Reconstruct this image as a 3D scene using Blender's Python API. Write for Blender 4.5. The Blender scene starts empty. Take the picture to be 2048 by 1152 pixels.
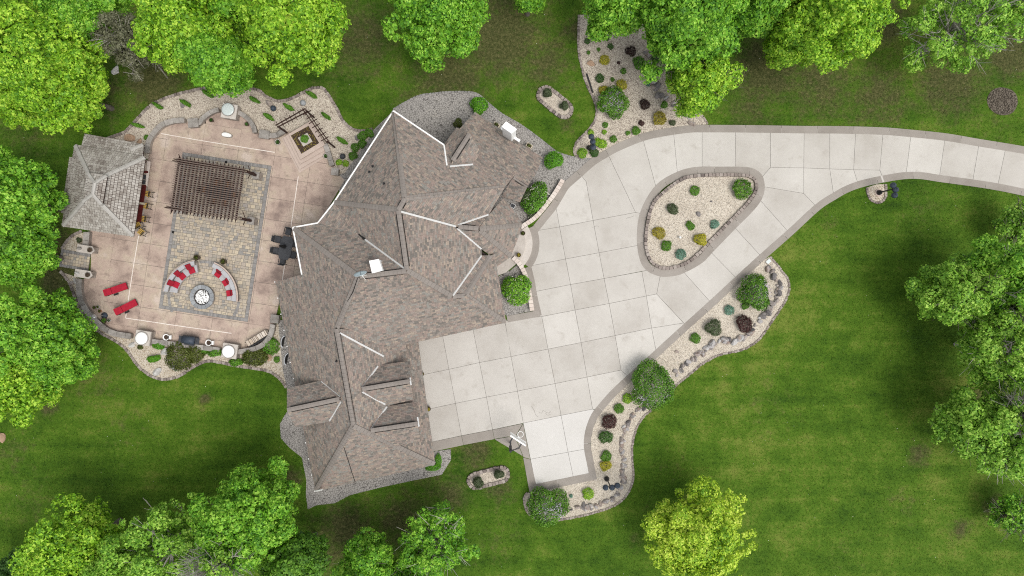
import bpy, math, random
import numpy as np
from mathutils import Vector, Matrix

random.seed(7)
rng = np.random.default_rng(7)
scene = bpy.context.scene
COL = scene.collection
PI = math.pi
R = math.radians
S = 24.0                       # survey: photo pixels per metre on the ground
H = 2048 / S * 24 / 36         # flying height of the drone


def W(px, py, z=0.0):
    """photo survey point whose real height is z -> metres"""
    k = (1 - z / H) / S
    return ((px - 1024) * k, (576 - py) * k, z)


# ------------------------------------------------------------------ camera, sky, sun, exposure
cam = bpy.data.cameras.new('camera')
cam.lens = 24
cam.sensor_width = 36
cam.clip_end = 6000
co = bpy.data.objects.new('camera', cam)
COL.objects.link(co)
co.location = (0, 0, H)
scene.camera = co

SUN_EL, SUN_AZ = 64, 125       # degrees; azimuth clockwise from the top of the picture
wd = bpy.data.worlds.new('World')
scene.world = wd
wd.use_nodes = True
nt = wd.node_tree
bg = nt.nodes['Background']
sky = nt.nodes.new('ShaderNodeTexSky')
sky.sky_type = 'NISHITA'
sky.sun_disc = False
sky.sun_elevation = R(SUN_EL)
sky.sun_rotation = R(SUN_AZ)
sky.dust_density = 2.0
sky.ozone_density = 1.0
hs = nt.nodes.new('ShaderNodeHueSaturation')     # a thin overcast: the whole sky is greyer
hs.inputs['Saturation'].default_value = 0.14
nt.links.new(sky.outputs[0], hs.inputs['Color'])
nt.links.new(hs.outputs[0], bg.inputs['Color'])
bg.inputs['Strength'].default_value = 0.15
sl = bpy.data.lights.new('sun', 'SUN')
sl.energy = 1.35
sl.angle = R(28)
sl.color = (1, 0.94, 0.86)
so = bpy.data.objects.new('sun', sl)
COL.objects.link(so)
d = Vector((math.sin(R(SUN_AZ)) * math.cos(R(SUN_EL)), math.cos(R(SUN_AZ)) * math.cos(R(SUN_EL)), math.sin(R(SUN_EL))))
so.rotation_euler = (-d).to_track_quat('-Z', 'Y').to_euler()
so.location = d * 80
vs = scene.view_settings
vs.view_transform = 'Standard'
vs.look = 'None'
vs.gamma = 1
vs.use_curve_mapping = False
vs.exposure = 0.56
scene.cycles.max_bounces = 6
scene.cycles.diffuse_bounces = 3
scene.cycles.transparent_max_bounces = 4
scene.cycles.use_denoising = False
scene.cycles.filter_width = 1.1
scene.cycles.caustics_reflective = False
scene.cycles.caustics_refractive = False


# ------------------------------------------------------------------ materials
def _new(name):
    m = bpy.data.materials.new(name)
    m.use_nodes = True
    t = m.node_tree
    t.nodes.clear()
    out = t.nodes.new('ShaderNodeOutputMaterial')
    return m, t, out


def nd(t, kind, **kw):
    n = t.nodes.new(kind)
    for k, v in kw.items():
        if k in n.inputs:
            n.inputs[k].default_value = v
        else:
            setattr(n, k, v)
    return n


def mth(t, op, a, b=None, clamp=False):
    n = t.nodes.new('ShaderNodeMath')
    n.operation = op
    n.use_clamp = clamp
    for i, v in enumerate((a, b)):
        if v is None:
            continue
        if isinstance(v, (int, float)):
            n.inputs[i].default_value = v
        else:
            t.links.new(v, n.inputs[i])
    return n.outputs[0]


def ramp(t, fac, cols, pos=None):
    n = t.nodes.new('ShaderNodeValToRGB')
    e = n.color_ramp.elements
    k = len(cols)
    while len(e) < k:
        e.new(0.5)
    for i, c in enumerate(cols):
        e[i].position = pos[i] if pos else (i / (k - 1) if k > 1 else 0)
        e[i].color = (*c, 1)
    t.links.new(fac, n.inputs[0])
    return n.outputs[0]


def noise(t, vec, scale, detail=3, rough=0.55):
    n = nd(t, 'ShaderNodeTexNoise', Scale=scale, Detail=detail, Roughness=rough)
    t.links.new(vec, n.inputs['Vector'])
    return n.outputs[0]


def mixc(t, fac, a, b, blend='MIX'):
    n = t.nodes.new('ShaderNodeMix')
    n.data_type = 'RGBA'
    n.blend_type = blend
    for sock, v in ((n.inputs['Factor'], fac), (n.inputs['A'] if 0 else n.inputs[6], a), (n.inputs[7], b)):
        if isinstance(v, (int, float)):
            sock.default_value = v
        elif isinstance(v, tuple):
            sock.default_value = (*v, 1)
        else:
            t.links.new(v, sock)
    return n.outputs[2]


def rand_val(t):
    oi = t.nodes.new('ShaderNodeObjectInfo')
    g = t.nodes.new('ShaderNodeNewGeometry')
    return mth(t, 'FRACT', mth(t, 'ADD', oi.outputs['Random'], g.outputs['Random Per Island']))


def pm(name, cols, rnd=0.0, ns=1.0, nw=1.0, fine=25, famp=0.25, rough=0.85, bump=0.0, bscale=30, bdist=0.02, spec=0.3, metal=0.0, big=None):
    """ramp over cols driven by world noise and a value that differs per piece, with fine grain on top"""
    m, t, out = _new(name)
    b = nd(t, 'ShaderNodeBsdfPrincipled', Roughness=rough, Metallic=metal)
    b.inputs['Specular IOR Level'].default_value = spec
    pos = t.nodes.new('ShaderNodeNewGeometry').outputs['Position']
    f = mth(t, 'MULTIPLY', mth(t, 'SUBTRACT', noise(t, pos, ns), 0.5), nw * 2.0)
    if rnd:
        f = mth(t, 'ADD', f, mth(t, 'MULTIPLY', mth(t, 'SUBTRACT', rand_val(t), 0.5), rnd))
    f = mth(t, 'ADD', f, 0.5, True)
    c = ramp(t, f, cols)
    fn = noise(t, pos, fine, 2, 0.7)
    g = mth(t, 'ADD', 1 - famp, mth(t, 'MULTIPLY', fn, famp * 2))
    c = mixc(t, 1.0, c, g, 'MULTIPLY')
    if big:
        bn = noise(t, pos, big[0], 4, 0.65)
        c = mixc(t, mth(t, 'MULTIPLY', mth(t, 'GREATER_THAN', bn, big[1]) if big[3] else mth(t, 'MULTIPLY', mth(t, 'SUBTRACT', bn, big[1], True), 6, True), big[4]), c, big[2])
    t.links.new(c, b.inputs['Base Color'])
    if bump:
        bp = nd(t, 'ShaderNodeBump', Strength=bump, Distance=bdist)
        t.links.new(noise(t, pos, bscale, 3), bp.inputs['Height'])
        t.links.new(bp.outputs[0], b.inputs['Normal'])
    t.links.new(b.outputs[0], out.inputs[0])
    return m


def cellm(name, cols, scale, joint=None, jw=0.06, rough=0.9, bump=0.5, bdist=0.03, spread=1.0, big=None):
    """small stones laid too fine to pick apart: one colour per cell, optional joints"""
    m, t, out = _new(name)
    b = nd(t, 'ShaderNodeBsdfPrincipled', Roughness=rough)
    b.inputs['Specular IOR Level'].default_value = 0.25
    pos = t.nodes.new('ShaderNodeNewGeometry').outputs['Position']
    v = nd(t, 'ShaderNodeTexVoronoi', Scale=scale)
    t.links.new(pos, v.inputs['Vector'])
    sep = t.nodes.new('ShaderNodeSeparateColor')
    t.links.new(v.outputs['Color'], sep.inputs[0])
    f = mth(t, 'ADD', mth(t, 'MULTIPLY', mth(t, 'SUBTRACT', sep.outputs[0], 0.5), spread), mth(t, 'SUBTRACT', noise(t, pos, 0.5), 0.0), True)
    c = ramp(t, f, cols)
    if big:
        c = mixc(t, mth(t, 'MULTIPLY', mth(t, 'SUBTRACT', noise(t, pos, big[0]), 0.5, True), big[2], True), c, big[1])
    h = mth(t, 'SUBTRACT', 1.0, v.outputs['Distance'])
    if joint:
        e = nd(t, 'ShaderNodeTexVoronoi', Scale=scale, feature='DISTANCE_TO_EDGE')
        t.links.new(pos, e.inputs['Vector'])
        j = mth(t, 'LESS_THAN', e.outputs['Distance'], jw)
        c = mixc(t, j, c, joint)
        h = mth(t, 'MINIMUM', e.outputs['Distance'], 0.15)
    t.links.new(c, b.inputs['Base Color'])
    bp = nd(t, 'ShaderNodeBump', Strength=bump, Distance=bdist)
    t.links.new(h, bp.inputs['Height'])
    t.links.new(bp.outputs[0], b.inputs['Normal'])
    t.links.new(b.outputs[0], out.inputs[0])
    return m


def leafm(name, cols, trans=0.25, ns=0.5, nw=0.5, rnd=0.9):
    m, t, out = _new(name)
    pos = t.nodes.new('ShaderNodeNewGeometry').outputs['Position']
    f = mth(t, 'MULTIPLY', mth(t, 'SUBTRACT', noise(t, pos, ns, 3), 0.5), nw * 2)
    f = mth(t, 'ADD', f, mth(t, 'MULTIPLY', mth(t, 'SUBTRACT', rand_val(t), 0.5), rnd))
    c = ramp(t, mth(t, 'ADD', f, 0.5, True), cols)
    b = nd(t, 'ShaderNodeBsdfPrincipled', Roughness=0.55)
    b.inputs['Specular IOR Level'].default_value = 0.35
    t.links.new(c, b.inputs['Base Color'])
    tr = t.nodes.new('ShaderNodeBsdfTranslucent')
    t.links.new(mixc(t, 1.0, c, (1.0, 1.0, 0.55), 'MULTIPLY'), tr.inputs[0])
    mx = nd(t, 'ShaderNodeMixShader', Fac=trans)
    t.links.new(b.outputs[0], mx.inputs[1])
    t.links.new(tr.outputs[0], mx.inputs[2])
    t.links.new(mx.outputs[0], out.inputs[0])
    return m


def grassm(name, blade):
    m, t, out = _new(name)
    pos = t.nodes.new('ShaderNodeNewGeometry').outputs['Position']
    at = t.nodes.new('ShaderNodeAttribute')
    at.attribute_name = 'dry_shade'
    dry_shade = at.outputs['Fac']
    n1 = noise(t, pos, 0.07, 4, 0.6)
    n2 = noise(t, pos, 0.55, 6, 0.72)
    n3 = noise(t, pos, 4.0, 6, 0.85)
    f = mth(t, 'ADD', mth(t, 'MULTIPLY', n1, 0.7), mth(t, 'ADD', mth(t, 'MULTIPLY', n2, 0.75), mth(t, 'MULTIPLY', n3, 0.75)))
    mp = t.nodes.new('ShaderNodeMapping')                 # passes of the mower: long thin streaks
    mp.inputs['Rotation'].default_value = (0, 0, 0.1)
    mp.inputs['Scale'].default_value = (0.07, 0.85, 1)
    t.links.new(pos, mp.inputs['Vector'])
    mow = noise(t, mp.outputs[0], 1.0, 3, 0.6)
    f = mth(t, 'ADD', f, mth(t, 'MULTIPLY', mth(t, 'SUBTRACT', mow, 0.5), 0.42))
    f = mth(t, 'MULTIPLY', mth(t, 'SUBTRACT', f, 0.76), 1.75, True)
    if blade:
        f = mth(t, 'ADD', f, mth(t, 'MULTIPLY', mth(t, 'SUBTRACT', rand_val(t), 0.5), 0.8), True)
    g = ramp(t, f, [(0.015, 0.041, 0.003), (0.037, 0.089, 0.004), (0.066, 0.135, 0.008), (0.145, 0.185, 0.03)], [0, 0.33, 0.66, 1])
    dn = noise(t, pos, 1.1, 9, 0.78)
    dn = mth(t, 'ADD', dn, mth(t, 'MULTIPLY', dry_shade, 0.46))
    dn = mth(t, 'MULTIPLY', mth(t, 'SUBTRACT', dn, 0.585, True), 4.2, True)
    straw_shade = ramp(t, n3, [(0.026, 0.028, 0.01), (0.07, 0.066, 0.025), (0.2, 0.165, 0.085)], [0.34, 0.52, 0.7])  # parched tone darkened to olive, painting in the tree line's shade as well
    c = mixc(t, mth(t, 'MULTIPLY', dn, 0.85), g, straw_shade)
    b = nd(t, 'ShaderNodeBsdfPrincipled', Roughness=0.8)
    b.inputs['Specular IOR Level'].default_value = 0.15
    t.links.new(c, b.inputs['Base Color'])
    if not blade:
        bp = nd(t, 'ShaderNodeBump', Strength=0.6, Distance=0.06)
        t.links.new(noise(t, pos, 14, 4, 0.7), bp.inputs['Height'])
        t.links.new(bp.outputs[0], b.inputs['Normal'])
    t.links.new(b.outputs[0], out.inputs[0])
    return m


MT = dict(
    grass=grassm('lawn grass', False), blade=grassm('grass blades', True),
    concrete=pm('pale concrete', [(0.4, 0.375, 0.34), (0.455, 0.432, 0.398), (0.487, 0.465, 0.43), (0.525, 0.503, 0.468)], rnd=0.65, ns=0.35, nw=0.75, fine=4, famp=0.07, rough=0.8, big=(0.9, 0.57, (0.35, 0.322, 0.285), False, 0.6)),
    concretenew=pm('newer pale concrete', [(0.5, 0.485, 0.46), (0.545, 0.53, 0.505), (0.57, 0.555, 0.53)], rnd=0.2, ns=0.4, nw=0.6, fine=4, famp=0.06, rough=0.8),
    band=pm('exposed aggregate band', [(0.235, 0.21, 0.185), (0.28, 0.253, 0.226), (0.315, 0.287, 0.258)], rnd=0.5, ns=0.8, nw=0.8, fine=22, famp=0.3),
    joint=pm('joint filler', [(0.13, 0.115, 0.1), (0.18, 0.165, 0.145)]),
    stamped=pm('stamped tan concrete', [(0.24, 0.18, 0.155), (0.36, 0.275, 0.23), (0.43, 0.335, 0.28), (0.44, 0.36, 0.285), (0.51, 0.425, 0.365)], rnd=0.2, ns=0.6, nw=1.2, fine=7, famp=0.22, rough=0.7, bump=0.5, bscale=9, bdist=0.02, big=(2.2, 0.545, (0.2, 0.15, 0.13), False, 0.6)),
    whiteline=pm('white drain strip', [(0.68, 0.6, 0.54), (0.75, 0.7, 0.65)]),
    paver=pm('mixed pavers', [(0.25, 0.24, 0.225), (0.36, 0.32, 0.26), (0.43, 0.36, 0.27), (0.36, 0.315, 0.27), (0.5, 0.43, 0.32), (0.33, 0.3, 0.275)], rnd=1.0, ns=0.7, nw=0.3, fine=14, famp=0.2),
    paverdark=pm('grey border pavers', [(0.17, 0.165, 0.16), (0.24, 0.23, 0.225), (0.29, 0.28, 0.27)], rnd=0.8, nw=0.3, fine=14, famp=0.2),
    gravel=cellm('gravel', [(0.38, 0.33, 0.27), (0.47, 0.415, 0.345), (0.54, 0.485, 0.405), (0.58, 0.53, 0.45)], 19, bump=0.2),
    pebble=pm('pebbles', [(0.36, 0.31, 0.255), (0.53, 0.475, 0.395), (0.6, 0.545, 0.455), (0.64, 0.585, 0.49), (0.47, 0.425, 0.38), (0.66, 0.62, 0.55)], rnd=1.1, nw=0.2, fine=20, famp=0.1),
    pebblewhite=pm('cream pebbles', [(0.42, 0.37, 0.3), (0.6, 0.54, 0.45), (0.69, 0.63, 0.525), (0.72, 0.67, 0.56), (0.54, 0.49, 0.43), (0.74, 0.7, 0.62)], rnd=1.1, nw=0.2, fine=20, famp=0.1),
    pebblegold=pm('golden pebbles', [(0.32, 0.25, 0.17), (0.5, 0.41, 0.28), (0.58, 0.5, 0.36), (0.62, 0.55, 0.43), (0.44, 0.36, 0.28)], rnd=1.1, nw=0.2, fine=20, famp=0.1),
    pebblegrey=pm('grey pink pebbles', [(0.26, 0.215, 0.18), (0.42, 0.355, 0.3), (0.49, 0.42, 0.355), (0.54, 0.475, 0.41), (0.36, 0.305, 0.265)], rnd=1.1, nw=0.2, fine=20, famp=0.1),
    cobble=cellm('stamped cobble', [(0.25, 0.238, 0.225), (0.31, 0.294, 0.278), (0.345, 0.327, 0.307), (0.38, 0.35, 0.31)], 5.8, joint=(0.12, 0.112, 0.105), jw=0.06, spread=0.4, bump=0.35),
    edging=pm('edging block', [(0.14, 0.115, 0.105), (0.22, 0.185, 0.165), (0.29, 0.245, 0.22), (0.34, 0.3, 0.27)], rnd=1.0, nw=0.4, ns=4, fine=18, famp=0.25, bump=0.4),
    shingle=pm('roof shingle', [(0.145, 0.133, 0.12), (0.225, 0.2, 0.177), (0.225, 0.177, 0.155), (0.315, 0.263, 0.215), (0.175, 0.153, 0.137), (0.275, 0.213, 0.185), (0.222, 0.212, 0.192)], rnd=1.15, ns=0.25, nw=0.25, fine=18, famp=0.14, rough=0.95, spec=0.15),
    ridge=pm('ridge cap', [(0.19, 0.168, 0.152), (0.235, 0.21, 0.19)], rnd=0.5, nw=0.3, fine=18, famp=0.2, rough=0.95),
    dark=pm('black vent', [(0.012, 0.011, 0.011), (0.02, 0.019, 0.018)]),
    flash=pm('white metal flashing', [(0.44, 0.44, 0.43), (0.56, 0.56, 0.55)], rough=0.5, nw=0.5),
    white=pm('white paint', [(0.78, 0.78, 0.77), (0.82, 0.82, 0.81)], rough=0.45, famp=0.03),
    shake=pm('cedar shake', [(0.19, 0.165, 0.145), (0.29, 0.266, 0.238), (0.345, 0.322, 0.292), (0.41, 0.387, 0.355)], rnd=0.8, ns=0.8, nw=0.7, fine=16, famp=0.35, rough=0.95),
    shakecap=pm('cedar hip cap', [(0.31, 0.295, 0.275), (0.4, 0.385, 0.36)], rnd=0.5, ns=2, nw=0.6, fine=12, famp=0.2, rough=0.95),
    stone=pm('grey cap stone', [(0.17, 0.155, 0.14), (0.28, 0.26, 0.24), (0.38, 0.355, 0.33)], rnd=0.6, ns=2.5, nw=0.8, fine=10, famp=0.25, bump=0.5, bscale=8),
    palestone=pm('pale limestone', [(0.4, 0.365, 0.33), (0.5, 0.46, 0.42), (0.58, 0.54, 0.5)], rnd=0.6, ns=2, nw=0.6, fine=10, famp=0.15, bump=0.3, bscale=10),
    pinkstone=pm('pale pink limestone', [(0.5, 0.42, 0.37), (0.6, 0.52, 0.47), (0.66, 0.6, 0.55)], rnd=0.7, ns=2, nw=0.5, fine=10, famp=0.15),
    sandstone=pm('sawn sandstone', [(0.42, 0.34, 0.29), (0.5, 0.41, 0.36)], rnd=0.3, ns=1.2, nw=0.7, fine=10, famp=0.12),
    rubble=pm('rubble stone wall', [(0.16, 0.14, 0.125), (0.27, 0.235, 0.205), (0.36, 0.32, 0.285)], rnd=0.5, ns=3, fine=9, bump=0.7, bscale=6),
    brickw=pm('house wall brick', [(0.13, 0.1, 0.09), (0.19, 0.15, 0.135)], ns=3, fine=12, bump=0.3),
    rock=pm('field boulder', [(0.13, 0.12, 0.12), (0.23, 0.21, 0.2), (0.3, 0.245, 0.21), (0.36, 0.35, 0.35), (0.25, 0.19, 0.16), (0.42, 0.41, 0.4)], rnd=1.1, ns=2.0, nw=0.35, fine=9, famp=0.3, bump=0.6, bscale=7, bdist=0.05),
    rockpale=pm('pale boulder', [(0.3, 0.29, 0.28), (0.48, 0.47, 0.45), (0.58, 0.57, 0.56)], ns=2.5, fine=9, famp=0.25, bump=0.5, bscale=7),
    rocktan=pm('tan boulder', [(0.3, 0.2, 0.13), (0.45, 0.31, 0.22)], ns=2.5, fine=9, famp=0.25, bump=0.5, bscale=7),
    beam=pm('dark brown beam', [(0.028, 0.014, 0.011), (0.055, 0.028, 0.022)], ns=3, fine=20),
    slat=pm('brown grey slat', [(0.115, 0.085, 0.07), (0.165, 0.128, 0.108)], rnd=0.6, ns=2, nw=0.4, fine=20),
    red=pm('red fabric', [(0.3, 0.009, 0.024), (0.4, 0.016, 0.038)], ns=5, fine=40, famp=0.08, rough=0.9),
    reddark=pm('dark red fabric', [(0.19, 0.006, 0.014), (0.26, 0.01, 0.022)], ns=5, fine=40, famp=0.08, rough=0.9),
    cushion=pm('light grey fabric', [(0.36, 0.36, 0.375), (0.42, 0.42, 0.435)], ns=3, fine=40, famp=0.06, rough=0.95),
    black=pm('black metal', [(0.012, 0.012, 0.013), (0.025, 0.025, 0.027)], rough=0.5, ns=5),
    sling=pm('charcoal sling fabric', [(0.035, 0.037, 0.042), (0.06, 0.063, 0.07)], rough=0.75, ns=5),
    bluegrey=pm('blue grey metal', [(0.03, 0.04, 0.058), (0.055, 0.07, 0.095)], rough=0.5, ns=4),
    silver=pm('silver metal', [(0.55, 0.56, 0.57), (0.65, 0.66, 0.67)], rough=0.35, metal=0.6),
    yellow=pm('yellow varnished slat', [(0.42, 0.26, 0.055), (0.56, 0.37, 0.1)], rnd=0.5, ns=6),
    granite=pm('dark red granite', [(0.06, 0.01, 0.009), (0.12, 0.02, 0.018)], ns=6, fine=30, rough=0.35, spec=0.5),
    wood=pm('split log', [(0.38, 0.3, 0.22), (0.52, 0.45, 0.38), (0.6, 0.54, 0.48)], rnd=0.9, ns=5, nw=0.4, fine=14, famp=0.3),
    chairwood=pm('orange brown wicker', [(0.24, 0.11, 0.05), (0.34, 0.17, 0.085)], ns=5),
    bark=pm('grey bark', [(0.09, 0.075, 0.06), (0.17, 0.15, 0.13)], ns=3, fine=12, bump=0.5),
    barkpale=pm('pale bark', [(0.28, 0.255, 0.23), (0.42, 0.4, 0.37)], ns=2, fine=8),
    soil=pm('dark soil', [(0.03, 0.02, 0.014), (0.07, 0.045, 0.03)], ns=6, fine=25, bump=0.6),
    mulch=cellm('bark mulch', [(0.055, 0.045, 0.035), (0.11, 0.092, 0.072), (0.17, 0.145, 0.115)], 9),
    chip=pm('bark chips', [(0.06, 0.048, 0.036), (0.13, 0.108, 0.083), (0.22, 0.19, 0.15)], rnd=1.0, nw=0.3),
    ash=cellm('white fire glass', [(0.03, 0.03, 0.03), (0.6, 0.6, 0.59), (0.8, 0.8, 0.79), (0.85, 0.85, 0.84)], 16, spread=1.3),
    ringstone=pm('blue grey ring stone', [(0.19, 0.2, 0.21), (0.27, 0.285, 0.3), (0.33, 0.345, 0.36)], rnd=0.7, ns=3, nw=0.4, fine=14),
    planter=pm('beige planter', [(0.5, 0.44, 0.33), (0.58, 0.52, 0.4)], ns=4),
    terracotta=pm('terracotta', [(0.33, 0.15, 0.08), (0.42, 0.2, 0.11)], ns=6),
    urn=pm('bronze urn', [(0.05, 0.038, 0.025), (0.11, 0.085, 0.055)], ns=8, rough=0.6),
    glass=pm('frosted glass lid', [(0.5, 0.56, 0.55), (0.58, 0.64, 0.63)], rough=0.15, spec=0.6, ns=1.5),
    dish=pm('dish blue white', [(0.55, 0.66, 0.72), (0.62, 0.72, 0.78)], rough=0.5, ns=3),
)
LEAF = dict(
    lime=leafm('lime leaf', [(0.07, 0.2, 0.008), (0.17, 0.38, 0.014), (0.3, 0.54, 0.028), (0.52, 0.72, 0.08)]),
    maple=leafm('maple leaf', [(0.045, 0.16, 0.01), (0.11, 0.31, 0.015), (0.2, 0.45, 0.028), (0.37, 0.62, 0.075)]),
    deep=leafm('deep green leaf', [(0.035, 0.11, 0.008), (0.07, 0.19, 0.012), (0.12, 0.28, 0.022), (0.2, 0.38, 0.045)]),
    yellow=leafm('yellow green leaf', [(0.12, 0.28, 0.012), (0.28, 0.47, 0.022), (0.46, 0.64, 0.045), (0.66, 0.77, 0.12)], ns=0.25, nw=0.8),
    pale=leafm('pale spring leaf', [(0.075, 0.2, 0.018), (0.17, 0.38, 0.03), (0.29, 0.53, 0.055), (0.46, 0.68, 0.12)]),
    olive=leafm('grey olive needle', [(0.09, 0.095, 0.05), (0.15, 0.155, 0.09), (0.22, 0.225, 0.14)]),
    green=leafm('shrub green', [(0.05, 0.14, 0.01), (0.1, 0.26, 0.018), (0.18, 0.4, 0.035)], trans=0.25),
    dark=leafm('dark shrub green', [(0.025, 0.075, 0.012), (0.05, 0.13, 0.02), (0.09, 0.2, 0.04)], trans=0.2),
    bright=leafm('bright shrub green', [(0.06, 0.2, 0.008), (0.11, 0.33, 0.012), (0.19, 0.46, 0.03)], trans=0.3),
    gold=leafm('golden shrub', [(0.22, 0.22, 0.015), (0.45, 0.42, 0.03), (0.65, 0.6, 0.06)], trans=0.25),
    bronze=leafm('bronze yellow shrub', [(0.2, 0.17, 0.02), (0.36, 0.31, 0.04), (0.5, 0.43, 0.06)], trans=0.25),
    maroon=leafm('maroon shrub', [(0.012, 0.006, 0.005), (0.03, 0.013, 0.01), (0.06, 0.028, 0.02)], trans=0.15),
    purple=leafm('purple brown shrub', [(0.025, 0.009, 0.009), (0.06, 0.022, 0.02), (0.1, 0.045, 0.04)], trans=0.15),
    teal=leafm('blue spruce', [(0.06, 0.16, 0.11), (0.16, 0.32, 0.23), (0.32, 0.5, 0.4)], trans=0.15),
    juniper=leafm('olive juniper', [(0.045, 0.06, 0.008), (0.08, 0.105, 0.014), (0.125, 0.155, 0.025)], trans=0.15),
    greygreen=leafm('grey green shrub', [(0.04, 0.065, 0.025), (0.085, 0.12, 0.05), (0.13, 0.16, 0.085)], trans=0.2),
    lilac=leafm('lilac blossom', [(0.3, 0.24, 0.36), (0.48, 0.42, 0.54), (0.65, 0.62, 0.68)], trans=0.2),
    whitefl=leafm('white blossom', [(0.62, 0.62, 0.42), (0.75, 0.75, 0.6), (0.82, 0.82, 0.75)], trans=0.2),
    yellowfl=leafm('yellow blossom', [(0.4, 0.32, 0.05), (0.6, 0.5, 0.12)], trans=0.2),
)


# ------------------------------------------------------------------ object helpers
WL = {}                        # world location of every object made here


def _place(o, loc, parent):
    if parent is not None:
        p = WL[parent]
        o.parent = parent
        o.location = (loc[0] - p[0], loc[1] - p[1], loc[2] - p[2])
    else:
        o.location = loc
    WL[o] = tuple(loc)
    COL.objects.link(o)


def tag(o, label=None, cat=None, group=None, kind=None):
    if label:
        o['label'] = label
    if cat:
        o['category'] = cat
    if group:
        o['group'] = group
    if kind:
        o['kind'] = kind
    return o


def thing(name, label, cat, loc, group=None):
    o = bpy.data.objects.new(name, None)
    o.empty_display_size = 0.2
    _place(o, tuple(loc), None)
    return tag(o, label, cat, group)


def npobj(name, V, F, mat, parent=None, smooth=False, attr=None):
    """numpy verts (n,3) world, faces (m,k) -> one mesh object with its origin at its base"""
    V = np.asarray(V, float)
    F = np.asarray(F, np.int32)
    c = np.array([(V[:, 0].min() + V[:, 0].max()) / 2, (V[:, 1].min() + V[:, 1].max()) / 2, V[:, 2].min()])
    me = bpy.data.meshes.new(name)
    n, k = F.shape
    me.vertices.add(len(V))
    me.vertices.foreach_set('co', (V - c).astype(np.float32).ravel())
    me.loops.add(n * k)
    me.loops.foreach_set('vertex_index', F.ravel())
    me.polygons.add(n)
    me.polygons.foreach_set('loop_start', np.arange(0, n * k, k, dtype=np.int32))
    me.polygons.foreach_set('loop_total', np.full(n, k, np.int32))
    if smooth:
        me.polygons.foreach_set('use_smooth', np.ones(n, bool))
    me.update(calc_edges=True)
    if attr is not None:
        a = me.attributes.new('dry_shade', 'FLOAT', 'POINT')
        a.data.foreach_set('value', np.asarray(attr, np.float32))
    me.materials.append(mat)
    o = bpy.data.objects.new(name, me)
    _place(o, tuple(c), parent)
    return o


class MB:
    """collects shapes in world metres, then links them as ONE mesh"""

    def __init__(self, M=None):
        self.v, self.f, self.M = [], [], M or Matrix()

    def pts(self, ps):
        i = len(self.v)
        for p in ps:
            q = self.M @ Vector(p)
            self.v.append((q.x, q.y, q.z))
        return i

    def face(self, ps):
        i = self.pts(ps)
        self.f.append(tuple(range(i, i + len(ps))))
        return self

    def prism(self, poly, z0, z1, top=None):
        """poly counter-clockwise or not, made consistent; z1 may be per point"""
        a = sum(poly[i][0] * poly[(i + 1) % len(poly)][1] - poly[(i + 1) % len(poly)][0] * poly[i][1] for i in range(len(poly)))
        if a < 0:
            poly = poly[::-1]
        n = len(poly)
        i = self.pts([(p[0], p[1], z0) for p in poly] + [((top or poly)[k][0], (top or poly)[k][1], z1) for k in range(n)])
        self.f.append(tuple(range(i + n, i + 2 * n)))
        self.f.append(tuple(range(i + n - 1, i - 1, -1)))
        for k in range(n):
            j = (k + 1) % n
            self.f.append((i + k, i + j, i + n + j, i + n + k))
        return self

    def box(self, cx, cy, z0, sx, sy, sz, rz=0.0, taper=1.0):
        c, s = math.cos(rz), math.sin(rz)
        q = lambda k: [(cx + (x * c - y * s) * k, cy + (x * s + y * c) * k) for x, y in ((-sx / 2, -sy / 2), (sx / 2, -sy / 2), (sx / 2, sy / 2), (-sx / 2, sy / 2))]
        return self.prism(q(1), z0, z0 + sz, q(taper))

    def tube(self, a, b, ra, rb=None, n=8):
        rb = ra if rb is None else rb
        a, b = Vector(a), Vector(b)
        ax = (b - a).normalized()
        u = ax.orthogonal().normalized()
        w = ax.cross(u)
        ring = lambda p, r: [p + (u * math.cos(2 * PI * k / n) + w * math.sin(2 * PI * k / n)) * r for k in range(n)]
        i = self.pts(ring(a, ra) + ring(b, rb))
        for k in range(n):
            j = (k + 1) % n
            self.f.append((i + k, i + j, i + n + j, i + n + k))
        self.f.append(tuple(range(i + n - 1, i - 1, -1)))
        self.f.append(tuple(range(i + n, i + 2 * n)))
        return self

    def bar(self, a, b, w, h):
        """box from a to b, w wide, h high, a and b on its underside"""
        a, b = Vector(a), Vector(b)
        d = b - a
        s = Vector((-d.y, d.x, 0)).normalized() * w / 2
        u = Vector((0, 0, h))
        i = self.pts([a - s, a + s, b + s, b - s, a - s + u, a + s + u, b + s + u, b - s + u])
        for q in ((0, 1, 2, 3), (7, 6, 5, 4), (0, 4, 5, 1), (1, 5, 6, 2), (2, 6, 7, 3), (3, 7, 4, 0)):
            self.f.append(tuple(i + k for k in q[::-1]))
        return self

    def lathe(self, c, prof, n=16):
        """prof: list of (radius, z)"""
        m = len(prof)
        i = self.pts([(c[0] + r * math.cos(2 * PI * k / n), c[1] + r * math.sin(2 * PI * k / n), c[2] + z) for r, z in prof for k in range(n)])
        for a in range(m - 1):
            for k in range(n):
                j = (k + 1) % n
                self.f.append((i + a * n + k, i + a * n + j, i + (a + 1) * n + j, i + (a + 1) * n + k))
        self.f.append(tuple(range(i + n - 1, i - 1, -1)))
        self.f.append(tuple(range(i + (m - 1) * n, i + m * n)))
        return self

    def build(self, name, mat, parent=None, smooth=False):
        V = np.array(self.v)
        c = np.array([(V[:, 0].min() + V[:, 0].max()) / 2, (V[:, 1].min() + V[:, 1].max()) / 2, V[:, 2].min()])
        me = bpy.data.meshes.new(name)
        me.from_pydata([tuple(p) for p in V - c], [], self.f)
        if smooth:
            me.polygons.foreach_set('use_smooth', [True] * len(me.polygons))
        me.materials.append(MT[mat] if isinstance(mat, str) else mat)
        o = bpy.data.objects.new(name, me)
        _place(o, tuple(c), parent)
        return o


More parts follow.
